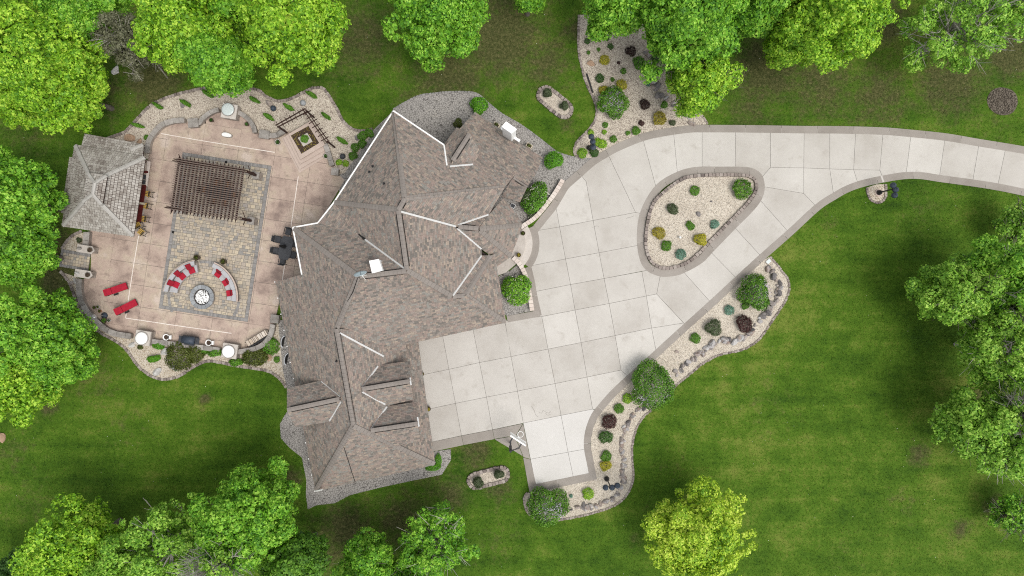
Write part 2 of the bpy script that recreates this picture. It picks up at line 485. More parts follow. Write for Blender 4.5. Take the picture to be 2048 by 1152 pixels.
# ------------------------------------------------------------------ plane geometry helpers
def px(pts, z=0.0):
    return [W(p[0], p[1], z)[:2] for p in pts]


def sm(pts, n=5, closed=False):
    """Catmull-Rom through the points"""
    k = len(pts)
    out = []
    for i in range(k if closed else k - 1):
        g = lambda j: np.array(pts[j % k] if closed else pts[min(max(j, 0), k - 1)], float)
        p0, p1, p2, p3 = g(i - 1), g(i), g(i + 1), g(i + 2)
        for s in range(n):
            t = s / n
            out.append(tuple(0.5 * (2 * p1 + (p2 - p0) * t + (2 * p0 - 5 * p1 + 4 * p2 - p3) * t * t + (3 * p1 - p0 - 3 * p2 + p3) * t ** 3)))
    if not closed:
        out.append(tuple(map(float, pts[-1])))
    return out


def resample(P, step, closed=False):
    P = [np.array(p, float) for p in P]
    if closed:
        P = P + [P[0]]
    L = [0.0]
    for a, b in zip(P, P[1:]):
        L.append(L[-1] + float(np.linalg.norm(b - a)))
    n = max(1, int(round(L[-1] / step)))
    X = np.interp(np.linspace(0, L[-1], n + 1), L, [p[0] for p in P])
    Y = np.interp(np.linspace(0, L[-1], n + 1), L, [p[1] for p in P])
    return np.stack([X, Y], 1), L[-1] / n


def normals(P):
    T = np.gradient(P, axis=0)
    T /= np.linalg.norm(T, axis=1)[:, None] + 1e-9
    return np.stack([-T[:, 1], T[:, 0]], 1)      # left of travel


def strip_polys(P, w0, w1, length, gap=0.02, step=0.25, closed=False):
    """pieces of a strip between offsets w0 and w1 (left positive) of line P in metres"""
    Q, st = resample(P, step, closed)
    N = normals(Q)
    if closed:
        N[0] = N[-1] = (N[0] + N[-1]) / np.linalg.norm(N[0] + N[-1])
    A, B = Q + N * w0, Q + N * w1
    k = max(1, int(round(length / st)))
    out = []
    i = 0
    while i < len(Q) - 1:
        j = min(i + k, len(Q) - 1)
        if len(Q) - 1 - j < k * 0.4:
            j = len(Q) - 1
        a, b = A[i:j + 1].copy(), B[i:j + 1].copy()
        g = gap / 2 / max(st, 1e-6)
        for X in (a, b):
            d0, d1 = X[1] - X[0], X[-2] - X[-1]
            X[0] += d0 * g
            X[-1] += d1 * g
        out.append([tuple(p) for p in a] + [tuple(p) for p in b[::-1]])
        i = j
    return out


def clip_poly(sub, cell):
    """Sutherland-Hodgman: sub clipped to a convex counter-clockwise cell"""
    out = list(sub)
    n = len(cell)
    for i in range(n):
        if not out:
            return []
        ax, ay = cell[i]
        bx, by = cell[(i + 1) % n]
        ex, ey = bx - ax, by - ay
        src, out = out, []
        s = src[-1]
        ds = ex * (s[1] - ay) - ey * (s[0] - ax)
        for p in src:
            dp = ex * (p[1] - ay) - ey * (p[0] - ax)
            if (dp >= 0) != (ds >= 0):
                t = ds / (ds - dp)
                out.append((s[0] + (p[0] - s[0]) * t, s[1] + (p[1] - s[1]) * t))
            if dp >= 0:
                out.append(p)
            s, ds = p, dp
    return out


def area(p):
    return 0.5 * sum(p[i][0] * p[(i + 1) % len(p)][1] - p[(i + 1) % len(p)][0] * p[i][1] for i in range(len(p)))


def ccw(p):
    return p if area(p) > 0 else p[::-1]


def inset(p, d):
    """move every edge of a near-convex polygon inwards"""
    p = ccw(p)
    n = len(p)
    out = []
    for i in range(n):
        a, b, c = (Vector(p[(i + k - 1) % n]) for k in range(3))
        e1, e2 = (b - a), (c - b)
        if e1.length < 1e-6 or e2.length < 1e-6:
            out.append(tuple(b))
            continue
        n1 = Vector((-e1.y, e1.x)).normalized()
        n2 = Vector((-e2.y, e2.x)).normalized()
        m = n1 + n2
        m = m / max(m.dot(m) / 2, 0.35)
        out.append(tuple(b + m * d))
    return out


def inside(P, poly):
    """points (n,2) in polygon -> bool array"""
    x, y = P[:, 0], P[:, 1]
    r = np.zeros(len(P), bool)
    n = len(poly)
    for i in range(n):
        x0, y0 = poly[i]
        x1, y1 = poly[(i + 1) % n]
        c = ((y0 > y) != (y1 > y)) & (x < (x1 - x0) * (y - y0) / ((y1 - y0) or 1e-12) + x0)
        r ^= c
    return r


def scatter_in(poly, dens):
    q = np.array(poly)
    lo, hi = q.min(0), q.max(0)
    n = int(np.prod(hi - lo) * dens)
    P = lo + rng.random((n, 2)) * (hi - lo)
    return P[inside(P, poly)]


def leaf_quads(C, N, size, jitter=0.8, ratio=0.7):
    """kite shaped leaves at C facing roughly N"""
    n = len(C)
    Nn = N + rng.normal(0, jitter, (n, 3))
    Nn /= np.linalg.norm(Nn, axis=1)[:, None] + 1e-9
    T = np.cross(Nn, rng.normal(0, 1, (n, 3)))
    T /= np.linalg.norm(T, axis=1)[:, None] + 1e-9
    B = np.cross(Nn, T)
    s = (size * rng.uniform(0.7, 1.3, n))[:, None]
    V = np.empty((n, 4, 3))
    V[:, 0] = C - T * s * 0.5
    V[:, 1] = C + B * s * 0.5 * ratio + Nn * s * 0.08
    V[:, 2] = C + T * s * 0.5
    V[:, 3] = C - B * s * 0.5 * ratio + Nn * s * 0.08
    return V.reshape(-1, 3), np.arange(n * 4).reshape(n, 4)


def leaf_tris(C, N, size, jitter=0.5):
    n = len(C)
    Nn = N + rng.normal(0, jitter, (n, 3))
    Nn /= np.linalg.norm(Nn, axis=1)[:, None] + 1e-9
    T = np.cross(Nn, rng.normal(0, 1, (n, 3)))
    T /= np.linalg.norm(T, axis=1)[:, None] + 1e-9
    B = np.cross(Nn, T)
    s = (size * rng.uniform(0.7, 1.35, n))[:, None]
    V = np.empty((n, 3, 3))
    V[:, 0] = C + T * s * 0.62
    V[:, 1] = C - T * s * 0.38 + B * s * 0.52
    V[:, 2] = C - T * s * 0.38 - B * s * 0.52
    return V.reshape(-1, 3), np.arange(n * 3).reshape(n, 3)


def fib_dirs(n, zmin=-0.3):
    n = max(n, 3)
    k = np.arange(n) + 0.5
    z = 1 - (1 - zmin) * k / n
    a = k * 2.399963 + rng.uniform(0, 6.28)
    r = np.sqrt(np.clip(1 - z * z, 0, 1))
    return np.stack([r * np.cos(a), r * np.sin(a), z], 1)


def rand_dirs(n, zmin=-0.3):
    z = rng.uniform(zmin, 1, n)
    a = rng.uniform(0, 2 * PI, n)
    r = np.sqrt(1 - z * z)
    return np.stack([r * np.cos(a), r * np.sin(a), z], 1)


OCT_F = np.array([(0, 2, 4), (2, 1, 4), (1, 3, 4), (3, 0, 4), (2, 0, 5), (1, 2, 5), (3, 1, 5), (0, 3, 5)])


def pebbles(name, P, r0, r1, z, mat, parent=None):
    n = len(P)
    r = rng.uniform(r0, r1, n)
    a = rng.uniform(0, PI, n)
    V = np.zeros((n, 6, 3))
    ca, sa = np.cos(a), np.sin(a)
    k = rng.uniform(0.6, 0.95, n)
    V[:, 0, 0], V[:, 0, 1] = ca * r, sa * r
    V[:, 1] = -V[:, 0]
    V[:, 2, 0], V[:, 2, 1] = -sa * r * k, ca * r * k
    V[:, 3] = -V[:, 2]
    V[:, 4, 2] = r * 0.55
    V[:, 5, 2] = -r * 0.5
    V[:, 4, :2] = rng.normal(0, 0.2, (n, 2)) * r[:, None]
    V[:, :, :2] += P[:, None, :]
    V[:, :, 2] += z + (r * 0.25)[:, None]
    F = (np.arange(n)[:, None, None] * 6 + OCT_F[None]).reshape(-1, 3)
    return tag(npobj(name, V.reshape(-1, 3), F, MT[mat], parent), kind='stuff')


# ================================================================== GROUND
EXCL = []                      # ground polygons (metres) where no grass grows
DRY_SHADE = [(1000, 70, 110, .9), (900, 150, 90, .8), (1090, 120, 70, .7), (720, 80, 90, .7), (640, 190, 60, .35), (830, 190, 70, .5), (310, 165, 70, .95), (220, 190, 70, .5), (60, 250, 80, .4),  # parched patches; the northern ones also carry painted shade of the tree line
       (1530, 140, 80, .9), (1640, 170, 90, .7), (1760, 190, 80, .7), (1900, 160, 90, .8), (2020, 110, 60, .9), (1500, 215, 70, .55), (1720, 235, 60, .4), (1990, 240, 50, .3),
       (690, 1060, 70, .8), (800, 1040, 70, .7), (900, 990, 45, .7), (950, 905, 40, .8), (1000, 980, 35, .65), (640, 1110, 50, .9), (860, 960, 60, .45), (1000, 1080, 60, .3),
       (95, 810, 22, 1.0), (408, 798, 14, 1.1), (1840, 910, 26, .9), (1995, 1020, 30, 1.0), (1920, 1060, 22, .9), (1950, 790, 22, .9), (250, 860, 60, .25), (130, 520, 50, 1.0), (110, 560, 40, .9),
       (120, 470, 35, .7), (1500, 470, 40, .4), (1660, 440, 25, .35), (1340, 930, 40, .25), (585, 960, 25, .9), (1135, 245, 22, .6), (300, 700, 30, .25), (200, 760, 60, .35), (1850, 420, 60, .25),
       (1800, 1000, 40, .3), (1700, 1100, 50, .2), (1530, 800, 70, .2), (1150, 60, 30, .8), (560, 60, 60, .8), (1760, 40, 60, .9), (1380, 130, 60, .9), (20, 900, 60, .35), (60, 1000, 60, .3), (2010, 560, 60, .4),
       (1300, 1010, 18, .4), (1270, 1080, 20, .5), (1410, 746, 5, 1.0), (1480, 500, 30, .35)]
DX = np.array([W(a, b)[:2] for a, b, *_ in DRY_SHADE])
DR = np.array([q[2] for q in DRY_SHADE]) / S
DA = np.array([q[3] for q in DRY_SHADE])


def dry_shade_at(P):
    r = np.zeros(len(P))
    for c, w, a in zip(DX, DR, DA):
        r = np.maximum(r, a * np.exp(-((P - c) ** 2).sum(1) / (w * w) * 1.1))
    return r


def axis(lim, step, far):
    a = np.arange(-lim, lim + 1e-6, step)
    return np.concatenate([-np.array(far)[::-1], a, np.array(far)])


gx, gy = axis(62, 0.7, [80, 130, 300, 900, 3000]), axis(40, 0.7, [55, 90, 300, 900, 3000])
GX, GY = np.meshgrid(gx, gy)
P2 = np.stack([GX.ravel(), GY.ravel()], 1)
nx, ny = len(gx), len(gy)
ii = (np.arange(ny - 1)[:, None] * nx + np.arange(nx - 1)[None]).ravel()
lawn = npobj('lawn', np.c_[P2, np.zeros(len(P2))], np.stack([ii, ii + 1, ii + 1 + nx, ii + nx], 1), MT['grass'], attr=dry_shade_at(P2))
tag(lawn, kind='structure')

# ------------------------------------------------------------------ driveway: every slab is a piece
CELLS = [
    [(815, 672), (883, 659), (898, 738.5), (838, 751)], [(883, 659), (944, 647), (959, 725), (898, 738.5)], [(944, 647), (1009, 634), (1022, 713), (959, 725)],
    [(1009, 642), (1083.5, 633), (1096, 698), (1022, 713)], [(1083.5, 633), (1150, 620), (1162, 685), (1096, 698)], [(1150, 620), (1218, 607), (1230, 671), (1162, 685)],
    [(1218, 607), (1292.5, 592), (1303, 656), (1230, 671)], [(1292.5, 592), (1313, 588), (1367, 646), (1303, 656)],
    [(838, 751), (898, 738.5), (911, 806.5), (848, 820)], [(898, 738.5), (959, 725), (973, 794), (911, 806.5)], [(959, 725), (1022, 713), (1035, 782), (973, 794)],
    [(1022, 713), (1096, 698), (1110, 767), (1035, 782)], [(1096, 698), (1162, 685), (1174, 754), (1110, 767)], [(1162, 685), (1230, 671), (1242, 740), (1174, 754)],
    [(1230, 671), (1303, 656), (1313, 708), (1262, 758), (1242, 740)], [(1303, 656), (1367, 646), (1374, 654), (1313, 708)],
    [(848, 820), (911, 806.5), (923, 871), (862, 884)], [(911, 806.5), (973, 794), (985, 859), (923, 871)], [(973, 794), (1035, 782), (1046.5, 846), (985, 859)],
    [(1035, 782), (1110, 767), (1122, 830.5), (1046.5, 846)], [(1110, 767), (1174, 754), (1185, 818), (1122, 830.5)], [(1174, 754), (1242, 740), (1262, 758), (1205, 822), (1185, 818)],
    [(1046.5, 846), (1122, 830.5), (1136, 904), (1061, 918)], [(1122, 830.5), (1185, 818), (1197, 824), (1178, 860), (1175, 897), (1136, 904)],
    [(1061, 918), (1136, 904), (1148, 961), (1073, 976)], [(1136, 904), (1175, 897), (1184, 953), (1148, 961)],
    [(1066, 584), (1141, 569), (1150, 620), (1078, 634)], [(1141, 569), (1208, 557), (1218, 607), (1150, 620)], [(1208, 557), (1283.5, 543), (1292.5, 592), (1218, 607)],
    [(1283.5, 543), (1296, 540), (1321, 548), (1313, 588), (1292.5, 592)], [(1060, 532), (1131, 518), (1141, 569), (1066, 584)], [(1131, 518), (1198, 505.5), (1208, 557), (1141, 569)],
    [(1198, 505.5), (1280, 490), (1297, 540), (1208, 557)], [(1070, 462), (1119, 454), (1131, 518), (1060, 532), (1072, 500)], [(1119, 454), (1186, 441), (1198, 505.5), (1131, 518)],
    [(1186, 441), (1271, 425), (1288, 428), (1280, 490), (1198, 505.5)], [(1070, 462), (1106, 410), (1112, 414), (1119, 454)],
    [(1112, 414), (1131, 368), (1161, 350), (1172, 363), (1186, 441), (1119, 454)], [(1161, 350), (1214, 305), (1271, 425), (1186, 441), (1172, 363)],
    [(1214, 305), (1284, 272), (1312, 375), (1288, 428), (1271, 425)], [(1284, 272), (1346, 257), (1355, 350), (1312, 375)], [(1346, 257), (1404, 255), (1404, 338), (1355, 350)],
    [(1404, 255), (1471, 255), (1470, 338), (1404, 338)], [(1471, 255), (1540.5, 256), (1540.7, 335), (1522, 356), (1500, 342), (1470, 338)],
    [(1540.5, 256), (1608, 257), (1607, 336), (1540.7, 335)], [(1608, 257), (1659, 258), (1659, 338), (1607, 336)], [(1659, 258), (1711, 259), (1706.7, 339.6), (1659, 338)],
    [(1711, 259), (1766, 261), (1759, 340.5), (1706.7, 339.6)], [(1766, 261), (1822, 266), (1811, 352), (1766, 358), (1759, 340.5)], [(1822, 266), (1890, 273), (1878, 355), (1811, 352)],
    [(1890, 273), (1958, 284), (1944, 366), (1878, 355)], [(1958, 284), (2011, 295), (1994, 374), (1944, 366)], [(2011, 295), (2090, 310), (2070, 387), (1994, 374)],
    [(2090, 310), (2170, 328), (2146, 402), (2070, 387)], [(2170, 328), (2270, 352), (2240, 424), (2146, 402)],
    [(1540.7, 335), (1607, 336), (1607, 387), (1524, 373), (1522, 356)], [(1607, 336), (1659, 338), (1667, 392), (1633, 414), (1607, 387)],
    [(1659, 338), (1706.7, 339.6), (1716, 370), (1667, 392)], [(1706.7, 339.6), (1759, 340.5), (1766, 358), (1716, 370)],
    [(1524, 373), (1607, 387), (1633, 414), (1578, 466), (1516, 396)], [(1516, 396), (1578, 466), (1524, 515), (1465, 451)], [(1465, 451), (1524, 515), (1478, 562), (1419, 502)],
    [(1419, 502), (1478, 562), (1424, 608), (1366, 543)], [(1366, 543), (1424, 608), (1371, 650), (1313, 588), (1321, 548)],
]
b = MB()
for c in CELLS:
    q = ccw(px(c))
    EXCL.append(q)
    b.face([(p[0], p[1], 0.02) for p in q])
driveway = tag(b.build('driveway', 'joint'), kind='structure')
for k, c in enumerate(CELLS):
    MB().prism(inset(px(c), 0.012), 0.024, 0.05).build('slab', 'concretenew' if 22 <= k < 26 else 'concrete', driveway)


def band(pts, width_px, length=2.9, side=1, z=0.056, mat='band', smooth=5, parent=None, name='band_slab'):
    P = px(sm(pts, smooth) if smooth > 1 else pts)
    w = width_px / S * side
    for q in strip_polys(P, 0, w, length):
        EXCL.append(q)
        MB().prism(q, 0.022, z).build(name, mat, parent or driveway)


TOP_EDGE = [(1064, 455), (1081, 433), (1099, 411), (1113, 388), (1127, 366), (1153, 343), (1181, 318), (1207, 302), (1233, 288), (1282, 268), (1326, 258), (1376, 251), (1406, 250), (1500, 250.5), (1600, 252), (1680, 252.5), (1766, 255), (1822, 259.6), (1892, 267), (1960, 278.5), (2048, 293), (2120, 308), (2270, 342)]
LOW_EDGE = [(1193.5, 958), (1188, 927), (1182, 897), (1182, 877), (1186, 857), (1195, 835), (1208, 818), (1229, 794), (1257, 767), (1296, 732), (1331, 700), (1377, 658), (1427, 613), (1477, 566.6), (1528, 520), (1584, 470.6), (1639, 420), (1671, 399), (1698, 384), (1730, 373), (1773, 364), (1809, 358.5), (1842, 358.5), (1878, 364), (1944, 373), (1994, 381), (2048, 392), (2240, 432)]
band(TOP_EDGE, 15, side=-1)
band(LOW_EDGE, 14, side=1)
band([(1059.5, 986), (1193, 958.5)], 15.5, length=2.4, side=1, smooth=1, z=.06)
STEP_C, STEP_R = (1000, 487), (51, 65, 79)
arc = lambda c, r, a0, a1, n=14: [(c[0] + r * math.cos(R(a0 + (a1 - a0) * k / n)), c[1] - r * math.sin(R(a0 + (a1 - a0) * k / n))) for k in range(n + 1)]
band(arc(STEP_C, 65, 28, -40), 14, length=2.4, side=1, smooth=1, z=.064)
band([(1048, 536), (1055, 566), (1060, 595), (1069, 634)], 15, length=2.4, side=1)
band([(1013, 632), (1078, 620.5)], 13, length=3.4, side=-1, smooth=1, z=.06)
for q in ([(862, 884), (923, 871.3), (927, 890), (866, 903)], [(923.3, 871.2), (985, 859.2), (989, 878), (927.3, 889.8)],
          [(985.3, 859.2), (1045.6, 846.8), (1030, 873.6), (1016, 873), (989.2, 877.6)], [(989.5, 878.4), (1016, 873.8), (1029.6, 874.4), (1037, 890), (1045.5, 912)],
          [(1046.3, 847.2), (1060.6, 917.6), (1047, 914), (1037.7, 890), (1030.6, 874)], [(1060.8, 918.4), (1073, 971), (1059, 985), (1046.3, 914.8)]):
    EXCL.append(px(q))
    MB().prism(inset(px(q), 0.006), 0.022, 0.054).build('apron_slab', 'band', driveway)
MB().prism(px([(1760, 352), (1763.5, 351), (1768, 364), (1764.5, 365)]), 0.03, 0.06).build('drain_strip', 'concrete', driveway)

for cr in ([(1063, 812), (1066, 817), (1069, 822), (1071, 829), (1076, 833)], [(1078, 824), (1083, 826), (1086, 821), (1092, 824), (1098, 826), (1101, 822)], [(1091, 826), (1095, 830), (1101, 829)], [(1185, 455), (1192, 452), (1198, 453)], [(1252, 437), (1262, 434), (1268, 432)]):
    P = px(sm(cr, 4))
    ck = MB()
    for p0, p1 in zip(P, P[1:]):
        ck.bar((*p0, 0.0485), (*p1, 0.0485), 0.018, 0.004)
    ck.build('crack', 'joint', driveway)

# the planted island in the drive
ISL_OUT = sm([(1393, 334), (1356, 343), (1312, 370), (1281, 422), (1273.5, 474), (1279, 518), (1293, 541), (1320, 553), (1347.5, 552), (1368, 546), (1404, 526), (1424.6, 505), (1471.5, 456.5), (1504, 424), (1522.5, 400), (1529, 376), (1524.6, 352), (1510, 339), (1489, 334), (1439, 333.5)], 5, True)
ISL_BLK = sm([(1393, 352), (1364, 358.5), (1329, 382.5), (1306, 407.5), (1294, 448), (1291, 491), (1299.6, 520), (1314, 532.5), (1333, 536.7), (1364, 530), (1389, 514), (1418, 484.6), (1464, 437.7), (1495, 405), (1511, 380), (1509, 361.7), (1495, 352), (1468, 350.5), (1439, 350.5)], 5, True)
for q in strip_polys(px(ISL_OUT), 0, 15 / S, 2.9, closed=True):
    MB().prism(q, 0.022, 0.056).build('band_slab', 'band', driveway)

# ------------------------------------------------------------------ gravel beds and their edging
BEDS = []
U = np.array([0.9884, 0.1519])        # the patio's own grid, photo axes
Vv = np.array([-0.1519, 0.9884])
O0 = np.array([366.0, 304.6])
uv = lambda u, v: tuple(O0 + U * u + Vv * v)
PATIO = sm([(182, 462), (182, 496), (183, 520), (180, 551), (166, 560), (166, 583), (171, 603), (180, 619), (191, 634), (206, 648), (220, 659), (238, 667), (262, 671), (300, 680), (380, 690), (450, 700), (480, 702), (512, 696), (533, 686), (546, 667), (551, 640)], 3) + [(560, 600), (606, 560), (625, 470), (690, 360), (672, 345), (657, 306), (640, 285), (575, 262), (552, 272), (530, 270), (514, 266), (508, 251), (497, 238), (481, 228), (460, 224), (441, 224), (427, 228), (412, 240), (402, 248), (386, 246), (373, 243), (350, 246), (330, 253), (314, 269), (304, 286), (300, 304), (296, 320), (255, 330), (160, 315), (140, 440)]
NW = [(786, 219), (812, 204), (840, 191), (870, 187), (900, 184), (950, 186), (975, 205), (1004, 228), (1040, 249), (1075, 274), (1104, 297), (1120, 307), (1150, 315), (1181, 318)]
WALKS = [
    NW + [(1153, 343), (1127, 366), (1122, 362), (1110, 385), (1081, 424), (1055, 447), (1030, 455), (960, 440), (930, 330), (800, 300)],
    [(998, 552), (1022, 540), (1036, 528), (1052, 560), (1060, 600), (1064, 622), (1013, 632), (985, 600)],
    [(556, 640), (566, 740), (574, 776), (590, 800), (570, 830), (560, 848), (562, 876), (580, 896), (604, 915), (613, 960), (612, 990), (616, 1018), (634, 1010), (670, 1006), (700, 990), (760, 975), (830, 960), (884, 949), (902, 920), (902, 898), (868, 903), (760, 880), (680, 760), (600, 640)],
    [(735, 282), (745, 262), (790, 219), (800, 240), (760, 300), (712, 368), (680, 390), (672, 352), (690, 346)]]
NOPEB = [px(PATIO)] + [px(w) for w in WALKS] + [px([(123.7, 498), (182, 508), (177, 541), (118, 533)])] + EXCL[:]


def bed(pts, name, peb, dens=75, z=0.03, n=4, closed_smooth=True, label=None):
    q = ccw(px(sm(pts, n, True) if closed_smooth else pts))
    o = tag(MB().prism(q, -0.05, z).build(name, 'gravel'), kind='structure')
    EXCL.append(q)
    P = scatter_in(q, dens * 2.0)
    if name != 'island_bed':
        for nq in NOPEB:
            P = P[~inside(P, nq)]
    pebbles('gravel', P, 0.022, 0.05, z, peb, o)
    BEDS.append((o, q))
    return o


def blocks(pts, label, lx=0.3, wy=0.2, hz=0.13, z=0.0, closed=False, n=5, mat='edging', name='stone_edging', gap=0.02, cat='edging', jit=0.02):
    P = px(sm(pts, n, closed) if n > 1 else pts)
    Q, st = resample(P, lx, closed)
    root = thing(name, label, cat, (Q[0][0], Q[0][1], z))
    for a, c in zip(Q, Q[1:]):
        m = (a + c) / 2
        t = math.atan2(c[1] - a[1], c[0] - a[0])
        MB().box(m[0] + random.uniform(-jit, jit), m[1] + random.uniform(-jit, jit), z - 0.02, st - gap, wy * random.uniform(0.9, 1.1), hz * random.uniform(0.9, 1.15) + 0.02, t + random.uniform(-.05, .05), 0.93).build('edging_block', mat, root)
    return root


island_bed = bed(ISL_BLK[::2], 'island_bed', 'pebble', z=0.06, n=2)
blocks(ISL_BLK, 'ring of brown tumbled blocks round the planted driveway island', 0.31, 0.27, 0.2, z=0.056, closed=True, n=1, jit=0.01)

S_EDGE = [(1055, 985), (1048.6, 993), (1048.6, 1006), (1055, 1024), (1066, 1034), (1082, 1042), (1122, 1038.6), (1164, 1031), (1210, 1018.6), (1237, 1006), (1253.6, 989), (1263, 970), (1267, 950), (1264, 919), (1265, 887.5), (1273, 856), (1289, 831), (1304, 819), (1351, 772), (1385, 744), (1404, 728), (1438, 710), (1474, 702), (1497, 694), (1522, 674), (1544, 642), (1569, 604), (1578, 579), (1574, 556), (1562, 540), (1540, 513)]
low_part = [(x, y) for x, y in LOW_EDGE if x < 1560]
bed(S_EDGE + [(1528, 520)] + low_part[::-1][1:] + [(1060, 986)], 'driveway_bed', 'pebblewhite', 85, n=1, closed_smooth=False)
blocks(S_EDGE, 'low edging of small brown blocks along the outer rim of the long driveway bed', 0.24, 0.17, 0.1)

N_EDGE = [(1158, 30), (1157, 70), (1157, 95), (1162, 129), (1173, 168), (1186, 196), (1193, 217), (1191, 238), (1178, 259), (1155, 282), (1148, 302), (1153, 313), (1168, 317)]
N_EDGE2 = [(1415, 249), (1402, 230), (1373, 212), (1352, 180), (1334, 139), (1322, 116), (1295, 98), (1290, 60), (1280, 30)]
top_part = [(1181, 318), (1207, 302), (1233, 288), (1282, 268), (1326, 258), (1376, 251)]
bed(N_EDGE + top_part + N_EDGE2, 'north_bed', 'pebblegrey', 80, n=1, closed_smooth=False)
blocks(N_EDGE, 'narrow block edging between the north gravel bed and the lawn by the house', 0.25, 0.2, 0.08)
blocks(N_EDGE2[:6], 'block edging at the bouldered tree side of the north gravel bed', 0.25, 0.16, 0.08)
MB().bar((*W(1173, 148)[:2], 0.03), (*W(1185.5, 186)[:2], 0.03), 0.12, 0.12).build('edging_timber', 'black')
tag(bpy.data.objects['edging_timber'], 'dark straight timber laid along the left rim of the north bed', 'timber')

PN_EDGE = [(205, 282), (225, 273.5), (250, 264), (271, 243), (296, 216), (319, 201.7), (356, 189), (400, 178), (450, 172), (512, 179), (533, 193), (558, 202.7), (583, 197.5), (604, 187), (625, 176.7), (646, 176.7), (658, 191), (675, 220), (687, 243), (706, 259), (725, 262), (745, 258)]
bed(PN_EDGE + [(745, 285), (700, 345), (672, 350), (640, 320), (540, 290), (380, 262), (320, 285), (305, 320), (205, 300)], 'patio_north_bed', 'pebblegrey', 75, n=1, closed_smooth=False)
blocks(PN_EDGE, 'wavy edging of small brown blocks round the gravel bed north of the patio', 0.25, 0.24, 0.1)
PS_EDGE = [(121, 543), (133.7, 556), (144.6, 577), (153.7, 601), (164.7, 625), (183, 648), (201, 665), (230, 681), (246, 692), (259, 706), (273, 727), (288, 742), (307, 754), (330, 758.7), (359, 752), (380, 738), (401, 727), (421, 722), (447, 726), (470, 731), (509, 737), (537, 742), (553, 751), (566, 764), (573, 775)]
bed(PS_EDGE + [(590, 775), (560, 640), (520, 690), (470, 690), (300, 668), (230, 655), (180, 610), (170, 560)], 'patio_south_bed', 'pebblegold', 75, n=1, closed_smooth=False)
blocks(PS_EDGE, 'wavy edging of small brown blocks round the golden gravel bed below the patio', 0.25, 0.24, 0.1)
bed([(182, 462), (148, 470), (134, 483), (123.7, 497), (123, 500), (182, 505)], 'gate_bed', 'pebblegold', 75, n=1, closed_smooth=False)
blocks([(165, 462), (148, 470), (134, 483), (124, 497)], 'short curved edging of brown blocks beside the grey roofed pavilion', 0.25, 0.22, 0.1)


def capsule(a, b, r, n=12):
    d = math.atan2(b[1] - a[1], b[0] - a[0])
    return [(b[0] + r * math.cos(d - PI / 2 + PI * k / n), b[1] + r * math.sin(d - PI / 2 + PI * k / n)) for k in range(n + 1)] + [(a[0] + r * math.cos(d + PI / 2 + PI * k / n), a[1] + r * math.sin(d + PI / 2 + PI * k / n)) for k in range(n + 1)]


for a, c, r, lab in (((1092, 191), (1128, 220), 16, 'oval ring of dark blocks round the small bed in the lawn north of the house'), ((951, 961), (1003, 948), 14.5, 'oval ring of dark blocks round the small bed beside the basketball hoop')):
    bed(capsule(a, c, r - 1), 'oval_bed', 'pebble', 80, z=0.1, n=1, closed_smooth=False)
    blocks(capsule(a, c, r), lab, 0.28, 0.3, 0.2, closed=True, n=1)
LB = [(1733, 375), (1736, 390), (1744, 402), (1756, 406), (1766, 401), (1771, 390), (1771, 368)]
bed(LB, 'lamp_bed', 'pebblegold', 90, n=2)
blocks(LB, 'horseshoe of pink brown blocks round the lamp post bed beside the drive', 0.22, 0.2, 0.1)
MB().lathe((*W(1757, 385.5)[:2], 0.03), [(0.32, 0), (0.32, 0.05), (0.2, 0.05), (0.2, 0.0)], 20).build('stone_collar', 'sandstone')
tag(bpy.data.objects['stone_collar'], 'flat tan ring round the foot of the lamp beside the lane', 'ring')
mul = MB().prism(ccw(px(sm([(2005, 175), (2028, 184), (2035, 205), (2024, 226), (2000, 230), (1980, 218), (1974, 198), (1985, 180)], 4, True))), -0.05, 0.03).build('mulch_bed', 'mulch')
tag(mul, kind='structure')
EXCL.append(px([(2005, 175), (2028, 184), (2035, 205), (2024, 226), (2000, 230), (1980, 218), (1974, 198), (1985, 180)]))
pebbles('bark_chips', scatter_in(EXCL[-1], 130), 0.04, 0.09, 0.03, 'chip', mul)


# ------------------------------------------------------------------ cobbled walks round the house
def walk(pts, z, name='cobble_walk', mat='cobble', n=3):
    q = ccw(px(sm(pts, n, True) if n > 1 else pts))
    EXCL.append(q)
    return tag(MB().prism(q, -0.05, z).build(name, mat), kind='structure')


for k, q in enumerate(WALKS):
    walk(q, 0.036 + 0.004 * k, n=1)
for e, lab in ((NW, 'curb of small grey bricks along the cobble walk behind the house'),):
    blocks(e, lab, 0.27, 0.14, 0.06, mat='paverdark', n=4, jit=0)

# ------------------------------------------------------------------ patio of stamped panels
q = ccw(px(PATIO))
EXCL.append(q)
patio = tag(MB().prism(q, -0.05, 0.03).build('patio', 'joint'), kind='structure')
for i in range(-3, 7):
    for j in range(-9, 6):
        u0, v0 = -109.3 + 73 * i, 233.7 + 42.4 * j
        cell = ccw(px([uv(u0, v0), uv(u0 + 73, v0), uv(u0 + 73, v0 + 42.4), uv(u0, v0 + 42.4)]))
        c = clip_poly(q, cell)
        if len(c) > 2 and abs(area(c)) > 0.15:
            MB().prism(inset(c, 0.012) if len(c) < 7 else c, 0.034, 0.06).build('stamped_panel', 'stamped', patio)
for a in ([(323, 267.5), (400, 281), (550, 305)], [(597, 353), (581.5, 460), (565, 560)], [(278, 472), (266.5, 540), (252, 636)], [(252, 636), (360, 652), (463.5, 666.5)]):
    for p0, p1 in zip(a, a[1:]):
        MB().bar((*W(*p0)[:2], 0.052), (*W(*p1)[:2], 0.052), 0.06, 0.016).build('drain_strip', 'whiteline', patio)

